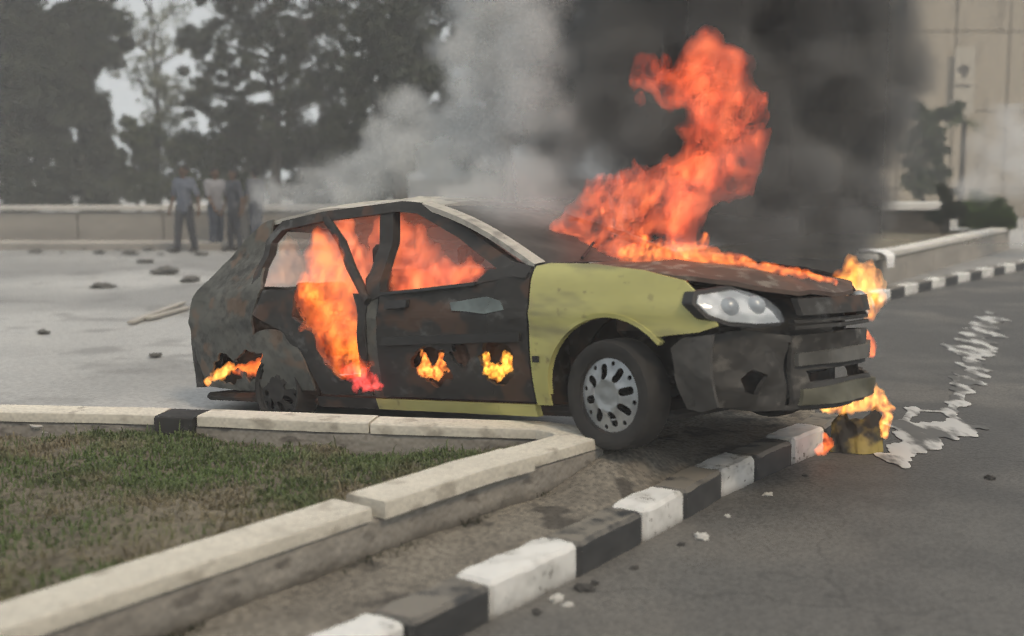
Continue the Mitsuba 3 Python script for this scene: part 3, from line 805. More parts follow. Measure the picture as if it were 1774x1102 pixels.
# far kerb, pavement, planter and low wall beyond the road
fk = np.array([G(x, y, ROAD)[:2] for x, y in [(1520, 527), (1540, 520), (1600, 505), (1690, 485), (1774, 468)]])
fk = np.vstack([[fk[0] + [-1.1, .15]], fk, [fk[-1] + [6.5, 8.2]]])
fkl = LineString(fk)
fp = Polygon(np.vstack([fk, [(fk[-1][0] - 2, fk[-1][1] + 6), (2.6, 30), (2.6, 15.2)]]))
add('pavement', sheet(fp.buffer(-.05), -.006), 'm_plaza', kind='structure', label='raised pavement across the road')
add('far_kerb', sheet(fkl.buffer(.1), ROAD - .007), 'm_dirt', kind='structure', label='painted kerb on the far side of the road')
sj = fkl.project(shapely.Point(G(1589, 507, ROAD)[:2]))
s_ = np.arange(sj - .55 * 4, fkl.length - .4, .55)
for i, a in enumerate(s_):
    if a < 0:
        continue
    p, q = fkl.interpolate(a + .005), fkl.interpolate(a + .545)
    w = i % 2 == 1
    add('far_kerb__white_stone' if w else 'far_kerb__black_stone', seg_box((p.x, p.y), (q.x, q.y), .16, ROAD - .05, .0 + rng.uniform(-.003, .006), .012), 'm_kerb_white' if w else 'm_kerb_black')
RP = 'raised_planter'
tag(RP, 'long raised planter with pale coping across the road', 'planter')
pa, pb = G(1512, 499, 0)[:2], G(1748, 430, 0)[:2]
td = (pb - pa) / np.linalg.norm(pb - pa)
nd = np.array([-td[1], td[0]])
L_ = np.linalg.norm(pb - pa)
nseg = 6
for i in range(nseg):
    a, b = pa + td * L_ * i / nseg, pa + td * L_ * (i + 1) / nseg - td * .012
    add(RP + '__wall', seg_box(a, b, .2, -.03, .34, .01), 'm_wall')
    add(RP + '__coping', seg_box(a - nd * .04, b - nd * .04, .28, .345, .42 + rng.uniform(-.006, .006), .012), 'm_wall_cap')
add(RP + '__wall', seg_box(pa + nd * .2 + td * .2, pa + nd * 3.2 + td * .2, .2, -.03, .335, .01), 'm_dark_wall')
add(RP + '__wall', seg_box(pb + nd * .2, pb + nd * 3.2, .2, -.03, .335, .01), 'm_wall')
add(RP + '__earth', sheet(Polygon([pa + nd * .15 + td * .1, pb + nd * .15 - td * .1, pb + nd * 3.1 - td * .1, pa + nd * 3.1 + td * .1]), .30), 'm_soil')
LW = 'low_wall'
tag(LW, 'dark low wall with bright white coping behind the raised planter', 'wall')
wa, wb = D(1395, 350, 22.0), D(1648, 350, 22.6)
for i in range(4):
    a, b = wa + (wb - wa) * i / 4, wa + (wb - wa) * (i + .995) / 4
    add(LW + '__panel', seg_box(a, b, .3, ROAD - .05, .74, .01), 'm_dark_wall')
    if i > 1:
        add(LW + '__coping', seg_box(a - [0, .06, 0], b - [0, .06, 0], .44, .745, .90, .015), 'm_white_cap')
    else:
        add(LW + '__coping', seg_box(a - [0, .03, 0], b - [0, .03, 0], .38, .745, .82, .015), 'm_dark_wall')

# ------------------------------------------------------------------ trees and shrubs
for nm, a, b in [('m_leaf_bush', (.05, .08, .03), (.09, .13, .05)), ('m_leaf', (.045, .06, .035), (.085, .10, .055)), ('m_leaf_dark', (.038, .046, .036), (.072, .082, .058)), ('m_leaf_pale', (.16, .18, .12), (.26, .27, .19)), ('m_leaf_palm', (.06, .085, .045), (.10, .12, .06))]:
    scene[nm] = {'type': 'twosided', 'bsdf': {'type': 'diffuse', 'reflectance': proc(lambda p, n, uv, a=a, b=b: mix(a, b, noise(p.x * 1.7, p.y * 1.7, p.z * 1.7)))}}
pri('m_bark', lambda p, n, uv: mix((.035, .03, .026), (.10, .09, .075), fbm(p.x * 6, p.y * 6, p.z * 2, 4)), .95)


def leaves(centres, rad, n, size, R, flat=.75):
    k = R.integers(0, len(centres), n)
    d = R.normal(size=(n, 3))
    d /= np.linalg.norm(d, axis=1, keepdims=True)
    p = centres[k] + d * (rad[k] * R.uniform(.15, 1, n) ** .45)[:, None] * [1, 1, flat]
    a = R.normal(size=(n, 3))
    a /= np.linalg.norm(a, axis=1, keepdims=True)
    b = np.cross(a, R.normal(size=(n, 3)))
    b /= np.linalg.norm(b, axis=1, keepdims=True)
    s = (size * R.uniform(.6, 1.35, n))[:, None]
    v = np.stack([p - a * s, p - b * s * .42, p + a * s, p + b * s * .42], 1).reshape(-1, 3)
    o = (np.arange(n) * 4)[:, None]
    return trimesh.Trimesh(v, np.vstack([o + [0, 1, 2], o + [0, 2, 3]]), process=False)


def tree(key, label, cat, x, y, blobs, n, size, mat, seed, trunk=.16, fork=.35, sub=9, group=None, spread=.9, inner=.42):
    """blobs: (dx, dy, z, radius) of the crown's big masses; each is broken into clumps with gaps between."""
    R = np.random.default_rng(seed)
    k = key
    i = 0
    while k in labels:
        i += 1
        k = f'{key}_{i:03d}'
    tag(k, label, cat, group)
    base = np.array([x, y, ROAD])
    cs, rs, limbs = [], [], []
    zt = max(b[2] for b in blobs)
    z0 = min(b[2] - b[3] for b in blobs)
    zf = ROAD + (zt - ROAD) * fork
    top = np.array([x + R.uniform(-.1, .1), y, zt])
    tr = [base, base + [R.uniform(-.1, .1), 0, (zf - ROAD) * .5], np.array([x + R.uniform(-.15, .15), y, zf]), top]
    add(k + '__trunk', tube(tr, [trunk * 1.25, trunk, trunk * .8, trunk * .18], 9), 'm_bark', 40)
    for dx, dy, z, r in blobs:
        c = np.array([x + dx, y + dy, z])
        start = tr[2] + (top - tr[2]) * max(0, min(.8, (z - r - zf) / max(zt - zf, .1)))
        m1 = (start + c) / 2 + R.normal(size=3) * r * .12
        limbs.append(tube([start, m1, c, c + R.normal(size=3) * r * .5], [trunk * .5, trunk * .36, trunk * .2, trunk * .05], 6))
        for _ in range(sub):
            d = R.normal(size=3)
            d /= np.linalg.norm(d)
            e = c + d * r * spread * R.uniform(.35, 1)
            cs.append(e)
            rs.append(r * inner * R.uniform(.6, 1.25))
            limbs.append(tube([c, (c + e) / 2 + R.normal(size=3) * r * .06, e], [trunk * .16, trunk * .1, trunk * .04], 5))
    add(k + '__limb', limbs, 'm_bark', 40, kind='stuff')
    add(k + '__crown', leaves(np.array(cs), np.array(rs), n, size, R), mat, False)


def at(px, y):
    return D(px, HOR, y)[0]


def zz(py, y):
    return D(W0 / 2, py, y)[2]


def crown(px, y, lst):                      # masses from their places in the view and their distance
    x = at(px, y)
    return [(at(a, y) - x, dy, zz(b, y), r * y / F) for a, b, r, dy in lst]


Y = 33
tree('dense_tree', 'dense dark tree filling the left edge of the view', 'tree', at(20, Y), Y, crown(20, Y, [(-30, 60, 90, 0), (50, 20, 90, .8), (20, -90, 120, 0), (70, 140, 80, 0), (-20, 190, 90, .5), (50, 260, 75, 0), (-30, 300, 70, -.4), (60, 330, 45, -.6), (90, 170, 70, .4), (20, 100, 70, .6), (80, 90, 60, .2)]), 30000, .15, 'm_leaf_dark', 1, .22, group=None, sub=12)
tree('dense_tree', 'dense dark tree right of the one at the left edge, with a ragged right side', 'tree', at(150, Y + 2), Y + 2, crown(150, Y + 2, [(130, 20, 80, 0), (170, 80, 55, .5), (160, -90, 90, 0), (120, 150, 70, 0), (170, 190, 50, -.4), (140, 250, 65, 0), (165, 310, 55, 0), (120, 330, 45, -.4), (90, 200, 60, .5), (150, 60, 70, .3)]), 24000, .15, 'm_leaf_dark', 2, .2, sub=12)
Y = 38
tree('feathery_tree', 'thin pale feathery tree against the bright sky', 'tree', at(275, Y), Y, crown(275, Y, [(255, 60, 45, 0), (300, 20, 50, .4), (285, 110, 45, 0), (240, 140, 40, .5), (320, 160, 40, 0), (262, 200, 45, 0), (300, 235, 45, -.3), (330, 80, 35, .3), (245, -40, 60, 0), (310, 200, 50, .2), (230, 60, 40, .3), (270, 150, 45, 0)]), 2900, .085, 'm_leaf_pale', 3, .10, sub=9, spread=1.2, inner=.35)
Y = 35
tree('open_tree', 'tall open-crowned tree with bright sky showing through its leaves', 'tree', at(475, Y), Y, crown(475, Y, [(400, 40, 55, 0), (460, 20, 60, .5), (540, 40, 60, -.4), (380, 110, 50, .3), (440, 110, 55, -.5), (520, 120, 60, .4), (590, 90, 60, 0), (410, 180, 45, 0), (500, 190, 60, .3), (560, 180, 55, -.3), (600, 160, 50, .3), (430, -60, 80, 0), (540, -70, 90, 0), (620, 20, 60, .4), (470, 240, 50, 0), (350, 60, 45, .3), (350, 160, 40, 0), (480, 70, 55, .4), (540, 230, 60, .2), (580, 20, 60, 0), (430, 210, 55, .3), (390, 230, 40, 0)]), 26000, .10, 'm_leaf_dark', 4, .17, fork=.3, sub=15, spread=1.15, inner=.30)
Y = 30
tree('spreading_tree', 'dark spreading tree behind the pale smoke', 'tree', at(690, Y), Y, crown(690, Y, [(690, 30, 80, 0), (640, 70, 55, .4), (740, 90, 70, 0), (700, 130, 70, -.3), (650, 180, 50, 0), (730, 190, 60, .3), (700, -60, 110, 0), (780, 20, 80, .5), (690, 240, 60, 0), (770, 200, 60, 0), (600, 230, 50, .2), (620, 130, 40, 0)]), 22000, .11, 'm_leaf_dark', 5, .2, sub=12)
tree('spreading_tree', 'dark spreading tree farthest right of the trees, mostly in smoke', 'tree', at(880, 37), 37, crown(880, 37, [(860, 60, 90, 0), (900, 150, 90, 0), (850, 240, 70, 0), (930, 20, 90, 0)]), 6000, .16, 'm_leaf_dark', 15, .2, sub=10)
Y = 36
for i, (px, w, lab) in enumerate([(240, 60, 'bushy green shrub right of the dense dark trees'), (335, 55, 'bushy green shrub under the feathery tree'), (430, 55, 'bushy green shrub left of the open-crowned trunk'), (545, 65, 'bushy green shrub right of the open-crowned trunk'), (640, 60, 'bushy green shrub behind the pale roof smoke')]):
    tree('shrub', lab, 'shrub', at(px, Y), Y, crown(px, Y, [(px - w * .4, 280, w * .8, 0), (px + w * .4, 270, w * .8, .3), (px, 240 + (i % 2) * 15, w * .7, 0), (px - w * .3, 330, w * .7, -.4), (px + w * .4, 330, w * .7, -.4)]), 8500, .11, 'm_leaf' if i < 3 else 'm_leaf_dark', 20 + i, .08, sub=10)
Y = 37
tree('slim_tree', 'slim dark tree in front of the beige building', 'tree', at(1602, Y), Y, crown(1602, Y, [(1600, 205, 34, 0), (1580, 235, 30, .2), (1622, 245, 34, 0), (1590, 275, 34, 0), (1615, 300, 36, 0), (1640, 190, 24, 0), (1590, 320, 30, 0), (1575, 190, 18, 0)]), 4200, .12, 'm_leaf', 30, .08, sub=9, inner=.4)
tree('round_bush', 'round dark green bush at the end of the raised planter', 'bush', at(1708, 22.3), 22.3, crown(1708, 22.3, [(1690, 372, 30, 0), (1722, 372, 32, 0), (1706, 355, 26, .2), (1745, 385, 20, 0)]), 6500, .05, 'm_leaf_bush', 31, .05, sub=16, spread=.8, inner=.5)
tree('round_bush', 'small dark bush left of the round one on the planter', 'bush', at(1643, 21.6), 21.6, crown(1643, 21.6, [(1640, 335, 18, 0), (1655, 365, 22, 0), (1635, 370, 22, .2)]), 3200, .05, 'm_leaf_dark', 32, .04, sub=12, inner=.45)

# little palm
tag('palm_tree', 'small palm with a drooping crown beside the slim tree', 'palm tree')
pt_ = np.array([at(1666, 36), 36, zz(212, 36)])
add('palm_tree__trunk', tube([[pt_[0] + .05, 36, ROAD], [pt_[0], 36, 1.5], pt_], [.11, .085, .075], 9), 'm_bark', 40)
R = np.random.default_rng(5)
for i in range(13):
    a = i * 2 * np.pi / 13 + R.uniform(-.2, .2)
    el = R.uniform(.05, .9)
    d = np.array([math.cos(a), math.sin(a), 0])
    s = np.linspace(0, 1, 8)
    ln = R.uniform(.5, .72)
    spine = pt_ + d * (s * ln)[:, None] + np.array([0, 0, 1]) * (s * ln * el - s ** 2 * ln * (.55 + .5 * el))[:, None]
    v, f = [], []
    for j in range(1, 8):
        for sgn in (-1, 1):
            side = np.cross(d, [0, 0, 1]) * sgn
            l = .20 * (1 - .6 * s[j])
            o = len(v)
            v += [spine[j] - d * .02, spine[j] + d * .02, spine[j] + side * l + d * .08 - [0, 0, .07]]
            f.append([o, o + 1, o + 2])
    add('palm_tree__frond', [trimesh.Trimesh(v, f, process=False), tube(spine, .008, 5)], 'm_leaf_palm')

# ------------------------------------------------------------------ people by the far side
for nm, c0 in [('m_skin', (.10, .062, .042)), ('m_hair', (.014, .013, .012)), ('m_shirt_blue', (.11, .125, .16)), ('m_shirt_grey', (.24, .24, .26)), ('m_shirt_dark', (.05, .055, .07)), ('m_trousers', (.035, .037, .045)), ('m_jeans', (.06, .07, .095)), ('m_shoe', (.03, .028, .026))]:
    pri(nm, lambda p, n, uv, c0=c0: mix(tuple(.75 * q for q in c0), tuple(1.25 * q for q in c0), fbm(p.x * 9, p.y * 9, p.z * 9, 3)), .85)


def person(px, py, y, rz, label, shirt, trousers, H=1.68, stride=.12, arms=((.06, .02), (-.04, .1)), bag=False):
    k, i = 'person', 0
    while k in labels:
        i += 1
        k = f'person_{i:03d}'
    tag(k, label, 'person', None)
    s = H / 1.70
    M = (rot(rz, 0, 0) * s, np.array([at(px, y), y, ROAD + .005]))
    hip, kn, an = .90, .48, .075
    legs = []
    for q, fw in ((-1, stride), (1, -stride)):
        legs.append([((0, q * .085, hip), .088), ((fw * .55 + .02, q * .10, kn), .060), ((fw - .02, q * .115, an), .042)])
    feet = [[((fw - .04, q * .115, .045), .042), ((fw + .14, q * .125, .032), .032)] for q, fw in ((-1, stride), (1, -stride))]
    torso = [[((0, 0, .93), .125), ((0, 0, 1.08), .118), ((.0, 0, 1.30), .125)], [((0, -.10, 1.30), .10), ((0, .10, 1.30), .10)], [((0, -.165, 1.385), .062), ((0, .165, 1.385), .062)], [((0, -.06, .92), .10), ((0, .06, .92), .10)]]
    neck = [[((0, 0, 1.36), .062), ((.012, 0, 1.50), .050)]]
    head = [[((.01, 0, 1.585), .088), ((-.012, 0, 1.610), .092)], [((.02, 0, 1.53), .058), ((.055, 0, 1.515), .036)], [((.09, 0, 1.575), .016), ((.112, 0, 1.552), .013)], [((0, -.088, 1.575), .02), ((0, -.094, 1.59), .018)], [((0, .088, 1.575), .02), ((0, .094, 1.59), .018)]]
    arm, hands, slv = [], [], []
    for q, (fw, out) in zip((-1, 1), arms):
        sh, el, wr = np.array([0, q * .19, 1.37]), np.array([fw * .4 - .02, q * (.235 + out * .6), 1.09]), np.array([fw + .06, q * (.235 + out), .85])
        arm.append([(sh, .052), (el, .040), (wr, .028)])
        slv.append([(sh, .062), (sh + (el - sh) * .85, .055)])
        d = (wr - el) / np.linalg.norm(wr - el)
        pm = wr + d * .055
        hands.append([(wr, .027), (pm, .036), (pm + d * .03, .034)])
        for j, (o, ln) in enumerate([(-.026, .062), (-.009, .075), (.009, .07), (.025, .055)]):
            b0 = pm + d * .03 + np.array([o, 0, 0])
            hands.append([(b0, .0105), (b0 + d * ln * .55 + np.array([.004, -q * .006, 0]), .010), (b0 + d * ln + np.array([.006, -q * .024, 0]), .008)])
        hands.append([(pm + np.array([.022, 0, .02]), .013), (pm + np.array([.05, -q * .01, -.015]), .011), (pm + np.array([.052, -q * .012, -.04]), .009)])
    add(k, bones(torso + neck + head + legs + feet + arm + hands, .022, 4), 'm_skin', True, xf=M)
    up = lambda ch, e: [[(p, r + e) for p, r in c] for c in ch]  # noqa: E731
    add(k + '__shirt', bones(up(torso, .022) + slv + [[((0, -.05, .86), .125), ((0, .05, .86), .125)]], .03, 5), shirt, True, xf=M)
    add(k + '__trousers', bones([[(p, r + (.020 if j < 2 else .028)) for j, (p, r) in enumerate(c)] for c in legs] + up([[((0, -.06, .92), .10), ((0, .06, .92), .10)]], .014), .03, 4), trousers, True, xf=M)
    for c in feet:
        add(k + '__shoe', bones(up([c], .012), .02, 3), 'm_shoe', True, xf=M)
    add(k + '__hair', bones([[((-.022, 0, 1.625), .098), ((-.035, 0, 1.585), .088)]], .02, 3), 'm_hair', True, xf=M)
    for q in (-1, 1):
        add(k + '__eye', trimesh.creation.icosphere(1, .012).apply_translation([.088, q * .032, 1.60]), 'm_hair', True, xf=M)


person(318, 434, 23.6, -1.9, 'person in a blue-grey shirt and dark trousers, leftmost of those by the far wall', 'm_shirt_blue', 'm_trousers', 1.74, .13)
person(372, 427, 24.6, -.9, 'person in a light grey shirt just right of the leftmost person', 'm_shirt_grey', 'm_jeans', 1.70, .07, ((.25, -.08), (.05, .03)))
person(404, 430, 24.0, -2.4, 'person in dark clothes standing close behind the tail of the car', 'm_shirt_dark', 'm_trousers', 1.68, .05)
person(442, 425, 25.0, 2.6, 'person in a navy top rightmost by the car, half hidden by smoke', 'm_shirt_dark', 'm_jeans', 1.72, .05)

# ------------------------------------------------------------------ loose things on the ground
pri('m_foam', lambda p, n, uv: mix((.085, .084, .082), (.52, .52, .51), smoothstep(.38, .62, fbm(p.x * 9, p.y * 3.2, 0, 4))), .4)
pri('m_stone_pale', lambda p, n, uv: mix((.40, .39, .36), (.62, .61, .58), fbm(p.x * 20, p.y * 20, p.z * 20, 3)), .85)
pri('m_stone_dark', lambda p, n, uv: mix((.03, .03, .03), (.08, .075, .07), fbm(p.x * 20, p.y * 20, p.z * 20, 3)), .85)
pri('m_scrap', lambda p, n, uv: mix((.06, .06, .058), (.17, .165, .155), fbm(p.x * 9, p.y * 9, p.z * 9, 3)), .9)
pri('m_plank', lambda p, n, uv: mix((.28, .26, .23), (.42, .40, .36), fbm(p.x * 6, p.y * 6, p.z * 6, 3)), .85)


def lump(size, seed, flat=.5):
    m = trimesh.creation.icosphere(3, 1.0)
    v = np.array(m.vertices)
    v *= (.25 + 1.5 * meshkit.fbm(v * 2.1 + seed * 7.3, 4))[:, None]
    v[:, 2] = np.maximum(v[:, 2], -.35)
    m.vertices = v * np.array([size, size * .7, size * flat])
    return m


def drop(key, px, py, size, mat, label, cat, seed, flat=.5, z=ROAD, group=None):
    p = G(px, py, z)
    m = lump(size, seed, flat)
    m.vertices = m.vertices @ rot(seed * 1.7, 0, 0).T + [p[0], p[1], z + size * flat * .3]
    add(key, m, mat, True, label=label, cat=cat, group=group)


drop('stone', 1215, 932, .040, 'm_stone_pale', 'flat white stone on the road below the kerb', 'stone', 1, .35)
drop('stone', 1330, 858, .022, 'm_stone_pale', 'small pale stone by the foot of the kerb near the front wheel', 'stone', 2)
drop('stone', 1715, 830, .03, 'm_stone_dark', 'small dark lump alone on the road at far right', 'stone', 3)
for i, (x, y, s) in enumerate([(965, 1040, .03), (1012, 1022, .035), (1030, 1012, .02), (985, 1050, .02), (930, 1062, .022), (1180, 945, .018), (1260, 895, .016), (1100, 985, .018), (1395, 825, .016)]):
    drop('pebble', x, y, s, 'm_stone_pale' if i % 3 == 0 else 'm_stone_dark', (
        'pale broken piece by the nearest large white kerb stone, left of the pale pair', 'largest dark broken piece under the nearest large white kerb stone', 'tiny dark piece beside the largest dark broken piece', 'pale broken piece by the nearest large white kerb stone, right of the pale pair',
        'dark broken piece farthest left of the cluster by the nearest white kerb stone', 'small dark piece left of the flat white stone on the road', 'small pale piece between the flat white stone and the kerb', 'dark piece below the second black kerb stone from the front', 'small dark piece near the burning kerb end')[i], 'pebble', 10 + i)
for i, (x, y, s, l) in enumerate([(178, 498, .14, 'dark lump on the paved ground left of the car'), (75, 577, .07, 'small dark lump near the left edge of the paved ground'), (270, 617, .06, 'small dark lump just left of the car tail'), (285, 474, .22, 'wide dark heap of rubbish left of the car roof'), (330, 487, .16, 'dark rubbish close behind the car tail'), (250, 455, .14, 'dark scrap between the heap and the far wall')]):
    drop('rubbish', x, y, s, 'm_scrap', l, 'rubbish', 30 + i, .35)
for i, x in enumerate([20, 62, 80, 108, 150, 172, 205, 225, 258, 278, 300, 350, 385]):
    drop('debris', x, 430 + (i * 7) % 13, .07 + .05 * ((i * 5) % 3), 'm_scrap', 'dark scrap lying along the step of the far wall', 'debris', 50 + i, .25 + .1 * (i % 3), group='dark scraps along the far step')
for i, (a, b, l) in enumerate([((232, 562), (322, 527), 'longer thin grey plank lying left of the car'), ((262, 555), (330, 536), 'shorter thin grey plank beside the longer one')]):
    p, q = G(*a, ROAD), G(*b, ROAD)
    add('plank', seg_box(p, q, .07, ROAD + .003, ROAD + .035, .006), 'm_plank', label=l, cat='plank')

# foam spilled on the road
R = np.random.default_rng(12)
cir = []
path = [(1552, 782, 26), (1580, 768, 30), (1612, 758, 26), (1648, 748, 22), (1668, 742, 12), (1565, 735, 14), (1580, 712, 10), (1645, 715, 14), (1660, 692, 18), (1668, 668, 18), (1690, 650, 20), (1682, 630, 16), (1672, 608, 22), (1702, 600, 24), (1690, 580, 18), (1708, 566, 20), (1712, 550, 16)]
for x, y, r in path:
    for _ in range(16):
        dx, dy = R.normal(size=2) * [r * (.9 if y > 720 else .5), r * .42]
        p = G(x + dx, y + dy, ROAD)
        rr = r * R.uniform(.14, .42) * p[1] / F
        a = np.linspace(0, 6.283, 15)[:-1]
        w = rr * (1 + .16 * R.normal(size=14))
        cir.append(Polygon(np.column_stack([p[0] + np.cos(a) * w, p[1] + np.sin(a) * w * min(5.5, .62 * p[1])])).buffer(0))
for (xa, ya, ra), (xb, yb, rb) in zip(path[:-1], path[1:]):
    if abs(xa - xb) + abs(ya - yb) < 75:
        a_, b_ = G(xa, ya, ROAD), G(xb, yb, ROAD)
        cir.append(shapely.convex_hull(shapely.union_all([shapely.Point(a_[:2]).buffer(ra * .5 * a_[1] / F), shapely.Point(b_[:2]).buffer(rb * .5 * b_[1] / F)])))
foam = shapely.union_all(cir).buffer(.02).buffer(-.04).buffer(.022)
foam = shapely.MultiPolygon([g for g in getattr(foam, 'geoms', [foam]) if g.geom_type == 'Polygon' and g.area > 1e-5])
def foam_fn(u, v, t):
    pts_ = shapely.points(u, v)
    d = shapely.distance(foam.boundary, pts_)
    h = np.minimum(d, .05) * .16 * (.4 + 1.2 * meshkit.fbm(np.column_stack([u * 14, v * 14, u * 0]), 3))
    return np.column_stack([u, v, ROAD + .004 + (h + .003 if t > 0 else u * 0)])
V, Fc = grid_cells(foam, .04)
tag('foam', 'trail of white foam spilled on the road in front of the car', 'foam')
for g_ in foam.geoms:
    add('foam__patch', solid(g_, .04, foam_fn, 0, 1), 'm_foam', 60)

# white cloth hung over the planter's end
def cloth_fn(u, v, t):
    a = np.clip(v, 0, .30)
    dn = np.clip(v - .30, 0, 1)
    w = .03 * np.sin(u * 22 + v * 9) + .035 * (meshkit.fbm(np.column_stack([u * 8, v * 8, u * 0]), 3) - .5)
    c0 = pa + td * .05
    xy = c0 + td * u[:, None] + nd * (.24 - a)[:, None] - nd * (.075 + np.abs(w) * .8)[:, None] * (dn > 0)[:, None]
    return np.column_stack([xy, .425 + np.abs(w) * (dn <= 0) + .004 - dn + t])
add('cloth', solid(sbox(0, 0, .34, .48), .03, cloth_fn, 0, .006), 'm_cloth', 60, label='crumpled white cloth hung over the near end of the raised planter', cat='cloth')

# burning piece of the bumper on the kerb
pc = G(1488, 786, ROAD)
def scrap_fn(u, v, t):
    w = meshkit.fbm(np.column_stack([u * 9, v * 9, u * 0]), 3) - .5
    ang = u * 2.4
    return np.column_stack([pc[0] + .17 * np.sin(ang) + .03 * w, pc[1] + .10 - .10 * np.cos(ang) + t + .05 * w + v * .12, ROAD + .004 + v * .95 * (1 + .4 * w)])
pri('m_melt', lambda p, n, uv: mix((.02, .02, .018), (.30, .24, .06), smoothstep(.45, .7, fbm(p.x * 9, p.y * 9, p.z * 9 + 2, 4))), .5)
add('bumper_piece', solid(Polygon([(-.42, 0), (-.40, .16), (-.22, .23), (.0, .20), (.2, .25), (.40, .22), (.42, 0)]), .03, scrap_fn, -.015, 0), 'm_melt', 50, label='melting black and yellow bumper piece burning on the kerb end', cat='bumper')
# flat rubbish on the grass
drop('lump_of_earth', 95, 742, .10, 'm_stone_pale', 'pale lump on the grass near the far planter wall', 'lump', 80, .4, .06)

# ------------------------------------------------------------------ flames: nested shells of glowing gas, each adding its light
scene['m_gas'] = {'type': 'null'}


def seg_dist(p, a, ra, b, rb):
    ab = b - a
    t = np.clip(((p - a) @ ab) / (ab @ ab), 0, 1)
    return np.linalg.norm(p - (a + t[..., None] * ab), axis=-1) / (ra + t * (rb - ra))


def flame(key, label, strands, seed, total, cell, rough=.95, warp=.8, hot=(1, 1, 1), levels=(1.0, .9, .8, .7, .6, .5, .4, .3), group=None, freq=1.0, stretch=.5):
    allp = np.array([p for s in strands for p, r in s])
    allr = np.array([r for s in strands for p, r in s])
    lo, hi = (allp - 1.9 * allr[:, None]).min(0), (allp + 1.9 * allr[:, None]).max(0)
    ax = [np.arange(l, h + cell, cell) for l, h in zip(lo, hi)]
    g = np.stack(np.meshgrid(*ax, indexing='ij'), -1)
    rm = float(np.median(allr))
    s = freq / (rm * 1.5)
    q = g * [s, s, s * stretch] + seed * 3.7
    w = np.stack([meshkit.fbm(q, 3, seed * 5 + k) for k in range(3)], -1) - .5
    p = g + w * (warp * rm * 2.0) * [1, .8, 1.3]
    d = np.full(g.shape[:3], 9.0)
    for st in strands:
        for (a, ra), (b, rb) in zip(st[:-1], st[1:]):
            d = np.minimum(d, seg_dist(p, np.asarray(a, float), ra, np.asarray(b, float), rb))
    q2 = g * [s * 2.1, s * 2.1, s * 1.2 * (.5 + stretch)] + seed * 1.3
    d = d + rough * (meshkit.fbm(q2, 4, seed * 7 + 3) - .47) * 1.5
    d[0], d[-1], d[:, 0], d[:, -1], d[:, :, 0], d[:, :, -1] = (9,) * 6
    VV, FF, CC, o = [], [], [], 0
    for i, lv in enumerate(levels):
        v, f = isosurface(d, g, lv)
        if not len(f):
            continue
        t = i / (len(levels) - 1)
        col = np.array(total) * (1 + (np.array(hot) - 1) * t) / (len(levels) * .62)
        n_ = meshkit.fbm(v * s * 3.0 * [1, 1, .55] + 9, 3, seed)
        VV.append(v)
        FF.append(f + o)
        CC.append(col * np.clip(.1 + 3.4 * (n_ - .27), .03, 2.5)[:, None] ** np.array([.8, 1.25, 1.4]))
        o += len(v)
    m = trimesh.Trimesh(np.vstack(VV), np.vstack(FF), process=False)
    add(key, m, 'm_gas', False, label=label, cat='flame', group=group, color=np.vstack(CC).astype(np.float32), emitter={'type': 'area', 'radiance': {'type': 'mesh_attribute', 'name': 'vertex_color'}})


def cs(lst, yc):                            # strand on the car's lengthwise plane yc, from places in the view
    out = []
    for x, y, r in lst:
        p = to_world(on_car(x, y, yc))
        out.append((p, r * p[1] / F))
    return out


def ds(lst, dist):
    return [(D(x, y, dist), r * dist / F) for x, y, r in lst]


RED, ORANGE, YELLOW = (.115, .0135, .0045), (.19, .028, .005), (.27, .095, .016)
flame('flame', 'tall red flame column rising from the bonnet', [
    cs([(1180, 440, 34), (1185, 390, 26), (1215, 330, 44), (1250, 270, 66), (1250, 200, 70), (1215, 140, 66), (1230, 105, 46)], .1),
    cs([(1200, 150, 46), (1140, 130, 32), (1108, 145, 18)], .1), cs([(1250, 300, 45), (1305, 235, 32)], .1), cs([(1225, 120, 44), (1278, 100, 24)], .1)], 1, RED, .027, hot=(1.1, 1.5, 1.3), rough=1.3)
flame('flame', 'red flame slanting up along the bonnet from the windscreen', [
    cs([(905, 440, 14), (945, 425, 20), (985, 395, 28), (1040, 350, 34), (1110, 322, 40), (1170, 315, 34), (1225, 300, 26)], .0), cs([(1000, 430, 18), (1060, 390, 22), (1120, 350, 22)], .0), cs([(1050, 438, 20), (1120, 405, 26), (1175, 365, 30)], .0)], 2, RED, .024, hot=(1.15, 1.7, 1.2))
flame('flame', 'low orange fringe of fire along the bonnet edge', [
    cs([(1085, 440, 16), (1150, 436, 22), (1225, 442, 18), (1300, 458, 9), (1380, 472, 8), (1450, 490, 6)], -.12), cs([(1120, 440, 14), (1120, 415, 8)], -.1), cs([(1215, 440, 14), (1222, 412, 8)], -.1)], 3, ORANGE, .014, hot=(1.2, 2.2, 1.6), rough=.8, warp=.6)
flame('flame', 'bright yellow flame at the far headlamp', [cs([(1505, 545, 14), (1508, 515, 26), (1490, 485, 38), (1475, 455, 20)], .66), cs([(1480, 490, 20), (1455, 475, 14)], .6)], 4, YELLOW, .014, hot=(1.2, 1.5, 1.2), rough=.7)
flame('flame', 'small flame at the far end of the crash beam', [cs([(1508, 612, 8), (1506, 596, 13), (1500, 580, 8)], .75)], 5, ORANGE, .009, hot=(1.3, 1.8, 1.5), rough=.7)
flame('flame', 'yellow flame over the fallen bumper piece', [ds([(1428, 705, 9), (1470, 702, 15), (1515, 690, 20), (1535, 705, 14)], 6.05), ds([(1520, 690, 14), (1500, 672, 7)], 6.05), ds([(1535, 720, 9), (1530, 750, 9)], 6.05)], 6, YELLOW, .011, hot=(1.2, 1.5, 1.5), rough=.8)
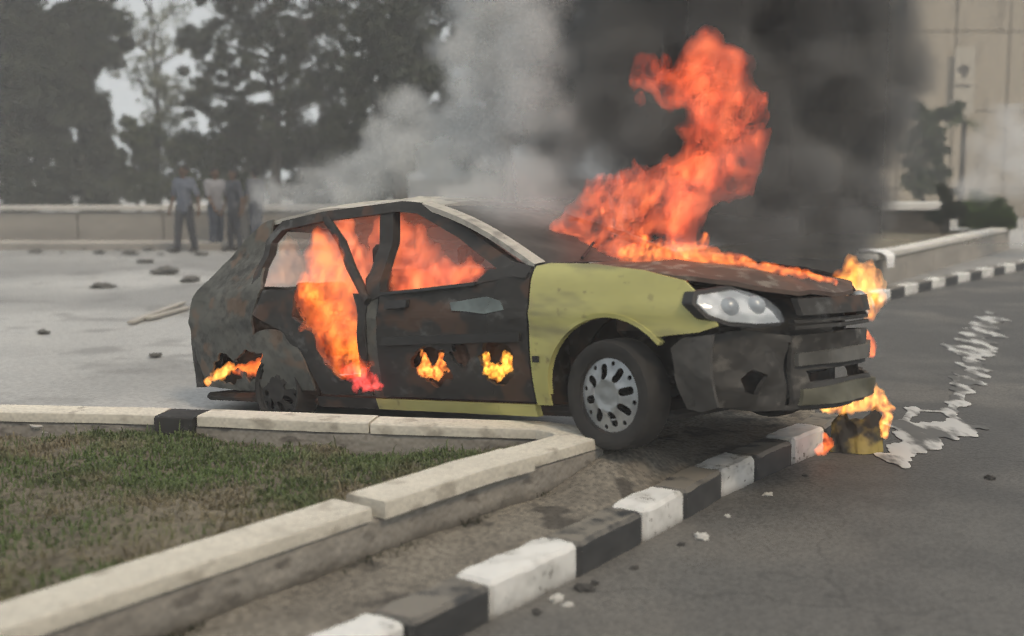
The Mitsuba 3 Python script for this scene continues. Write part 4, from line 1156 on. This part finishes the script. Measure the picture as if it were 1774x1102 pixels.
flame('flame', 'small flame low on the kerb end', [ds([(1418, 782, 8), (1432, 772, 12), (1428, 755, 6)], 5.9)], 7, ORANGE, .008, hot=(1.3, 1.8, 1.6), rough=.7)
flame('flame', 'big orange flame pouring out of the rear door', [
    cs([(628, 655, 20), (605, 610, 42), (575, 565, 56), (568, 510, 50), (560, 455, 34), (556, 415, 16)], -.74), cs([(545, 520, 30), (520, 490, 16)], -.70), cs([(600, 600, 30), (630, 625, 18)], -.80)], 8, ORANGE, .022, hot=(1.2, 1.9, 1.2))
flame('flame', 'pinkish red flame at the foot of the rear door', [cs([(600, 640, 10), (630, 655, 22), (655, 668, 10)], -.82)], 9, (.17, .013, .011), .010, hot=(1.2, 1.4, 1.3), rough=1.2)
flame('flame', 'orange flame behind the front side window', [cs([(690, 510, 46), (695, 450, 40), (680, 385, 26)], -.30), cs([(720, 500, 40), (780, 485, 34), (820, 480, 18)], -.40), cs([(740, 460, 30), (725, 420, 18)], -.2)], 10, (.17, .024, .008), .022, hot=(1.15, 1.5, 1.2))
flame('flame', 'narrow orange flame between the leaning frame and the door pillar', [cs([(628, 505, 18), (612, 450, 26), (598, 395, 20)], -.35)], 11, (.16, .026, .009), .014, hot=(1.15, 1.5, 1.2))
flame('flame', 'dim flame deep in the rear of the cabin', [cs([(470, 490, 20), (520, 470, 30), (500, 430, 22)], .2)], 12, (.045, .016, .006), .018, rough=.8)
for x, y, l, sd in [(752, 628, 'small flame low in the middle of the front door', 13), (862, 628, 'small yellow flame low at the front of the front door', 14)]:
    flame('flame', l, [cs([(x - 20, y + 12, 9), (x, y + 18, 12), (x + 18, y + 8, 10), (x + 16, y - 12, 9)], -.80), cs([(x - 14, y + 10, 9), (x - 18, y - 14, 7)], -.79)], sd, (.26, .07, .012) if sd == 13 else (.30, .12, .014), .008, hot=(1.2, 1.4, 1.4), rough=1.5)
flame('flame', 'yellow flame low at the tail of the car', [cs([(360, 660, 7), (378, 650, 11), (402, 636, 8)], -.74)], 15, YELLOW, .009, hot=(1.2, 1.4, 1.6), rough=.9)
flame('flame', 'orange flame at the burnt rear wheel', [cs([(408, 640, 8), (438, 642, 13), (458, 628, 12), (462, 612, 6)], -.76)], 16, ORANGE, .010, hot=(1.2, 2., 1.6), rough=.9)

# ------------------------------------------------------------------ smoke and haze
def cloud(key, lo, hi, cell, blobs, sharp, dens, seed, fr, amp, plan, albedo, label, extra=None, fade=None, meets=None):
    ax = [np.arange(l, h, cell) for l, h in zip(lo, hi)]
    g = np.stack(np.meshgrid(*ax, indexing='ij'), -1)
    wp = np.stack([meshkit.fbm(g * fr * [1, 1, .8] + seed, 4, seed + k) for k in range(3)], -1) - .5
    p = g + wp * amp
    val = np.full(g.shape[:3], -9.0)
    for c, r, k in blobs:
        val = np.maximum(val, (1 - np.linalg.norm(p - c, axis=-1) / r) * k)
    n_ = meshkit.fbm(g * fr * 2.3 + 40, 4, seed + 9)
    v = np.clip((val + .35 * (n_ - .5)) / sharp, 0, 1) * np.clip(.08 + 3.4 * (n_ - .30), .05, 1.8) * dens
    if extra is not None:
        v = np.maximum(v, extra(g))
    for k in range(3):
        e = np.clip(np.minimum(g[..., k] - lo[k], hi[k] - cell - g[..., k]) / (3 * cell), 0, 1)
        if not (k == 2):
            v = v * e
    if fade is not None:                        # thins out towards an upright plane
        a, b, wd = np.array(fade[0]), np.array(fade[1]), fade[2]
        t_ = (b - a) / np.linalg.norm(b - a)
        dist = np.abs((g[..., 0] - a[0]) * t_[1] - (g[..., 1] - a[1]) * t_[0])
        v = v * np.clip(dist / wd, 0, 1) ** 1.3
    med = key + '_gas'
    hi2 = [l + cell * n for l, n in zip(lo, v.shape)]
    scene[med] = {'type': 'heterogeneous', 'albedo': {'type': 'rgb', 'value': albedo}, 'scale': 1.0,
                  'sigma_t': {'type': 'gridvolume', 'grid': mi.VolumeGrid(np.ascontiguousarray(v.transpose(2, 1, 0)[..., None].astype(np.float32))), 'filter_type': 'trilinear', 'wrap_mode': 'clamp',
                              'to_world': T().translate([float(x) for x in lo]).scale([float(b - a) for a, b in zip(lo, hi2)])}}
    m = trimesh.creation.extrude_polygon(Polygon(plan), 4.7)
    m.vertices += [0, 0, lo[2] + .01]
    trimesh.repair.fix_normals(m)
    if fade is not None:                        # the face where pale and dark smoke meet is built once, by the pale one
        on = (np.abs(np.cross(np.append(fade[1], 0) - np.append(fade[0], 0), m.triangles - np.append(fade[0], 0))[..., 2]) < 1e-6).all(1)
        if meets:
            add(key + '__meeting_face', trimesh.Trimesh(m.vertices, m.faces[on], process=False), {'type': 'null'}, False, kind='stuff', interior={'type': 'ref', 'id': med}, exterior={'type': 'ref', 'id': meets + '_gas'})
        m = trimesh.Trimesh(m.vertices, m.faces[~on], process=False)
    add(key, m, {'type': 'null'}, False, label=label, cat='smoke', kind='stuff', interior={'type': 'ref', 'id': med}, exterior=HAZE)


def blob(px, py, r, y, k=1):
    return (D(px, py, y), r * y / F, k)


pale = [blob(580, 295, 48, 7.9), blob(640, 268, 56, 7.8), blob(700, 238, 62, 7.8), blob(520, 325, 40, 8.0), blob(470, 350, 26, 8.2), blob(955, 300, 90, 6.9, .5), blob(955, 180, 95, 6.9, .5), blob(940, 80, 100, 7.0, .5), blob(940, -20, 110, 7.0, .5), blob(1000, 340, 60, 6.6, .45), blob(905, 230, 60, 7.3), blob(900, 120, 70, 7.4), blob(885, 20, 80, 7.6), blob(895, 400, 75, 6.45, 1), blob(860, 370, 80, 6.7), blob(830, 330, 70, 7.0), blob(930, 350, 90, 6.8), blob(930, 410, 70, 6.5), blob(700, 250, 60, 7.8), blob(770, 230, 70, 7.8), blob(490, 342, 30, 8.1), blob(540, 330, 40, 8.0), (blob(600, 318, 50, 7.9)), blob(660, 290, 58, 7.8), blob(720, 270, 66, 7.7), blob(790, 290, 80, 7.6), blob(860, 300, 80, 7.4), blob(920, 300, 60, 7.2),
        blob(830, 220, 90, 7.7), blob(845, 150, 96, 7.8), blob(845, 80, 104, 7.8), blob(850, 0, 115, 7.8), blob(640, 310, 55, 7.9), blob(560, 320, 45, 8.0), blob(850, -90, 125, 7.8), blob(870, -190, 140, 7.8), blob(880, -300, 150, 7.8), blob(900, -420, 170, 7.8)]


def cabin_smoke(g):
    l = (g - CAR[1]) @ CAR[0]
    inside = (l[..., 0] < -.9) & (l[..., 0] > -2.8) & (np.abs(l[..., 1]) < .5) & (l[..., 2] > .5) & (l[..., 2] < 1.28)
    return inside * 2.0


cloud('pale_smoke', (-2.5, 5.6, .15), (.9, 10.0, 5.0), .055, pale, .24, 6.6, 3, 2.6, .60, [(-2.45, 5.65), (.72, 5.65), (-.50, 9.9), (-2.45, 9.9)], [.80, .815, .82], 'pale grey smoke streaming off the car roof and rising', cabin_smoke, fade=((.72, 5.65), (-.50, 9.9), .38), meets='dark_smoke')
dark = [blob(940, 180, 120, 8.9, .5), blob(930, 40, 130, 9.0, .5), blob(930, -100, 150, 9.0, .5), blob(1000, 400, 70, 7.6), blob(1030, 320, 100, 7.8), blob(1060, 220, 130, 8.0), blob(1070, 110, 140, 8.2), blob(1090, 0, 160, 8.3), blob(1120, -140, 210, 8.3), blob(1100, -300, 260, 8.4),
        blob(1120, 380, 100, 8.1), blob(1150, 250, 150, 8.3), blob(1200, 100, 180, 8.4), blob(1240, -60, 230, 8.4), blob(1280, -240, 260, 8.4),
        blob(1290, 380, 100, 7.8), blob(1330, 300, 120, 8.0), blob(1370, 200, 130, 8.2), blob(1410, 90, 140, 8.3), blob(1430, -30, 150, 8.3), blob(1440, -160, 190, 8.3), blob(1460, -320, 240, 8.3),
        blob(1400, 330, 70, 8.0), blob(1470, 200, 70, 8.4), blob(1490, 60, 80, 8.4, .45), blob(1400, 400, 95, 7.9), blob(1330, 410, 85, 7.9), blob(1450, 380, 85, 8.2), blob(1500, 330, 50, 8.4), blob(1510, 170, 80, 8.5, .4), blob(1500, 260, 85, 8.4, .4), blob(1510, 100, 80, 8.5, .4), blob(1240, 405, 80, 7.7), blob(1180, 400, 70, 7.7), blob(1430, 320, 80, 8.2), blob(1480, 360, 50, 8.6), blob(960, 300, 60, 8.2), blob(970, 160, 70, 8.6), blob(1000, 70, 120, 9.2), blob(990, -60, 150, 9.2), blob(1010, -200, 200, 9.2), blob(980, 250, 90, 9.0)]
cloud('dark_smoke', (-.75, 5.6, .15), (4.6, 10.0, 5.0),  .07, dark, .36, 9.0, 5, 1.5, .85, [(.72, 5.65), (4.5, 5.65), (4.5, 9.9), (-.50, 9.9)], [.36, .365, .37], 'thick dark grey smoke billowing up behind the flames', fade=((.72, 5.65), (-.50, 9.9), .55))
white = [blob(1740, 230, 60, 19.5, .6), blob(1690, 270, 40, 19.5, .6), blob(1700, 318, 40, 19.5), blob(1760, 300, 55, 19.5), blob(1830, 280, 70, 19.5), blob(1660, 330, 22, 19.5), blob(1900, 290, 80, 19.5)]
cloud('thin_smoke', (6.5, 18.6, .3), (11.5, 20.6, 2.6), .1, white, .5, 1.6, 8, 1.3, .5, [(6.55, 18.65), (11.4, 18.65), (11.4, 20.5), (6.55, 20.5)], [.95, .95, .95], 'thin white smoke drifting low over the planter at far right')
scene['haze'] = {'type': 'cube', 'to_world': T().translate([0, 38, 7.8]).scale([60, 50, 9.5]), 'bsdf': {'type': 'null'}, 'interior': HAZE}
tag('haze', kind='stuff', label='thin grey haze over the whole scene', cat='haze')
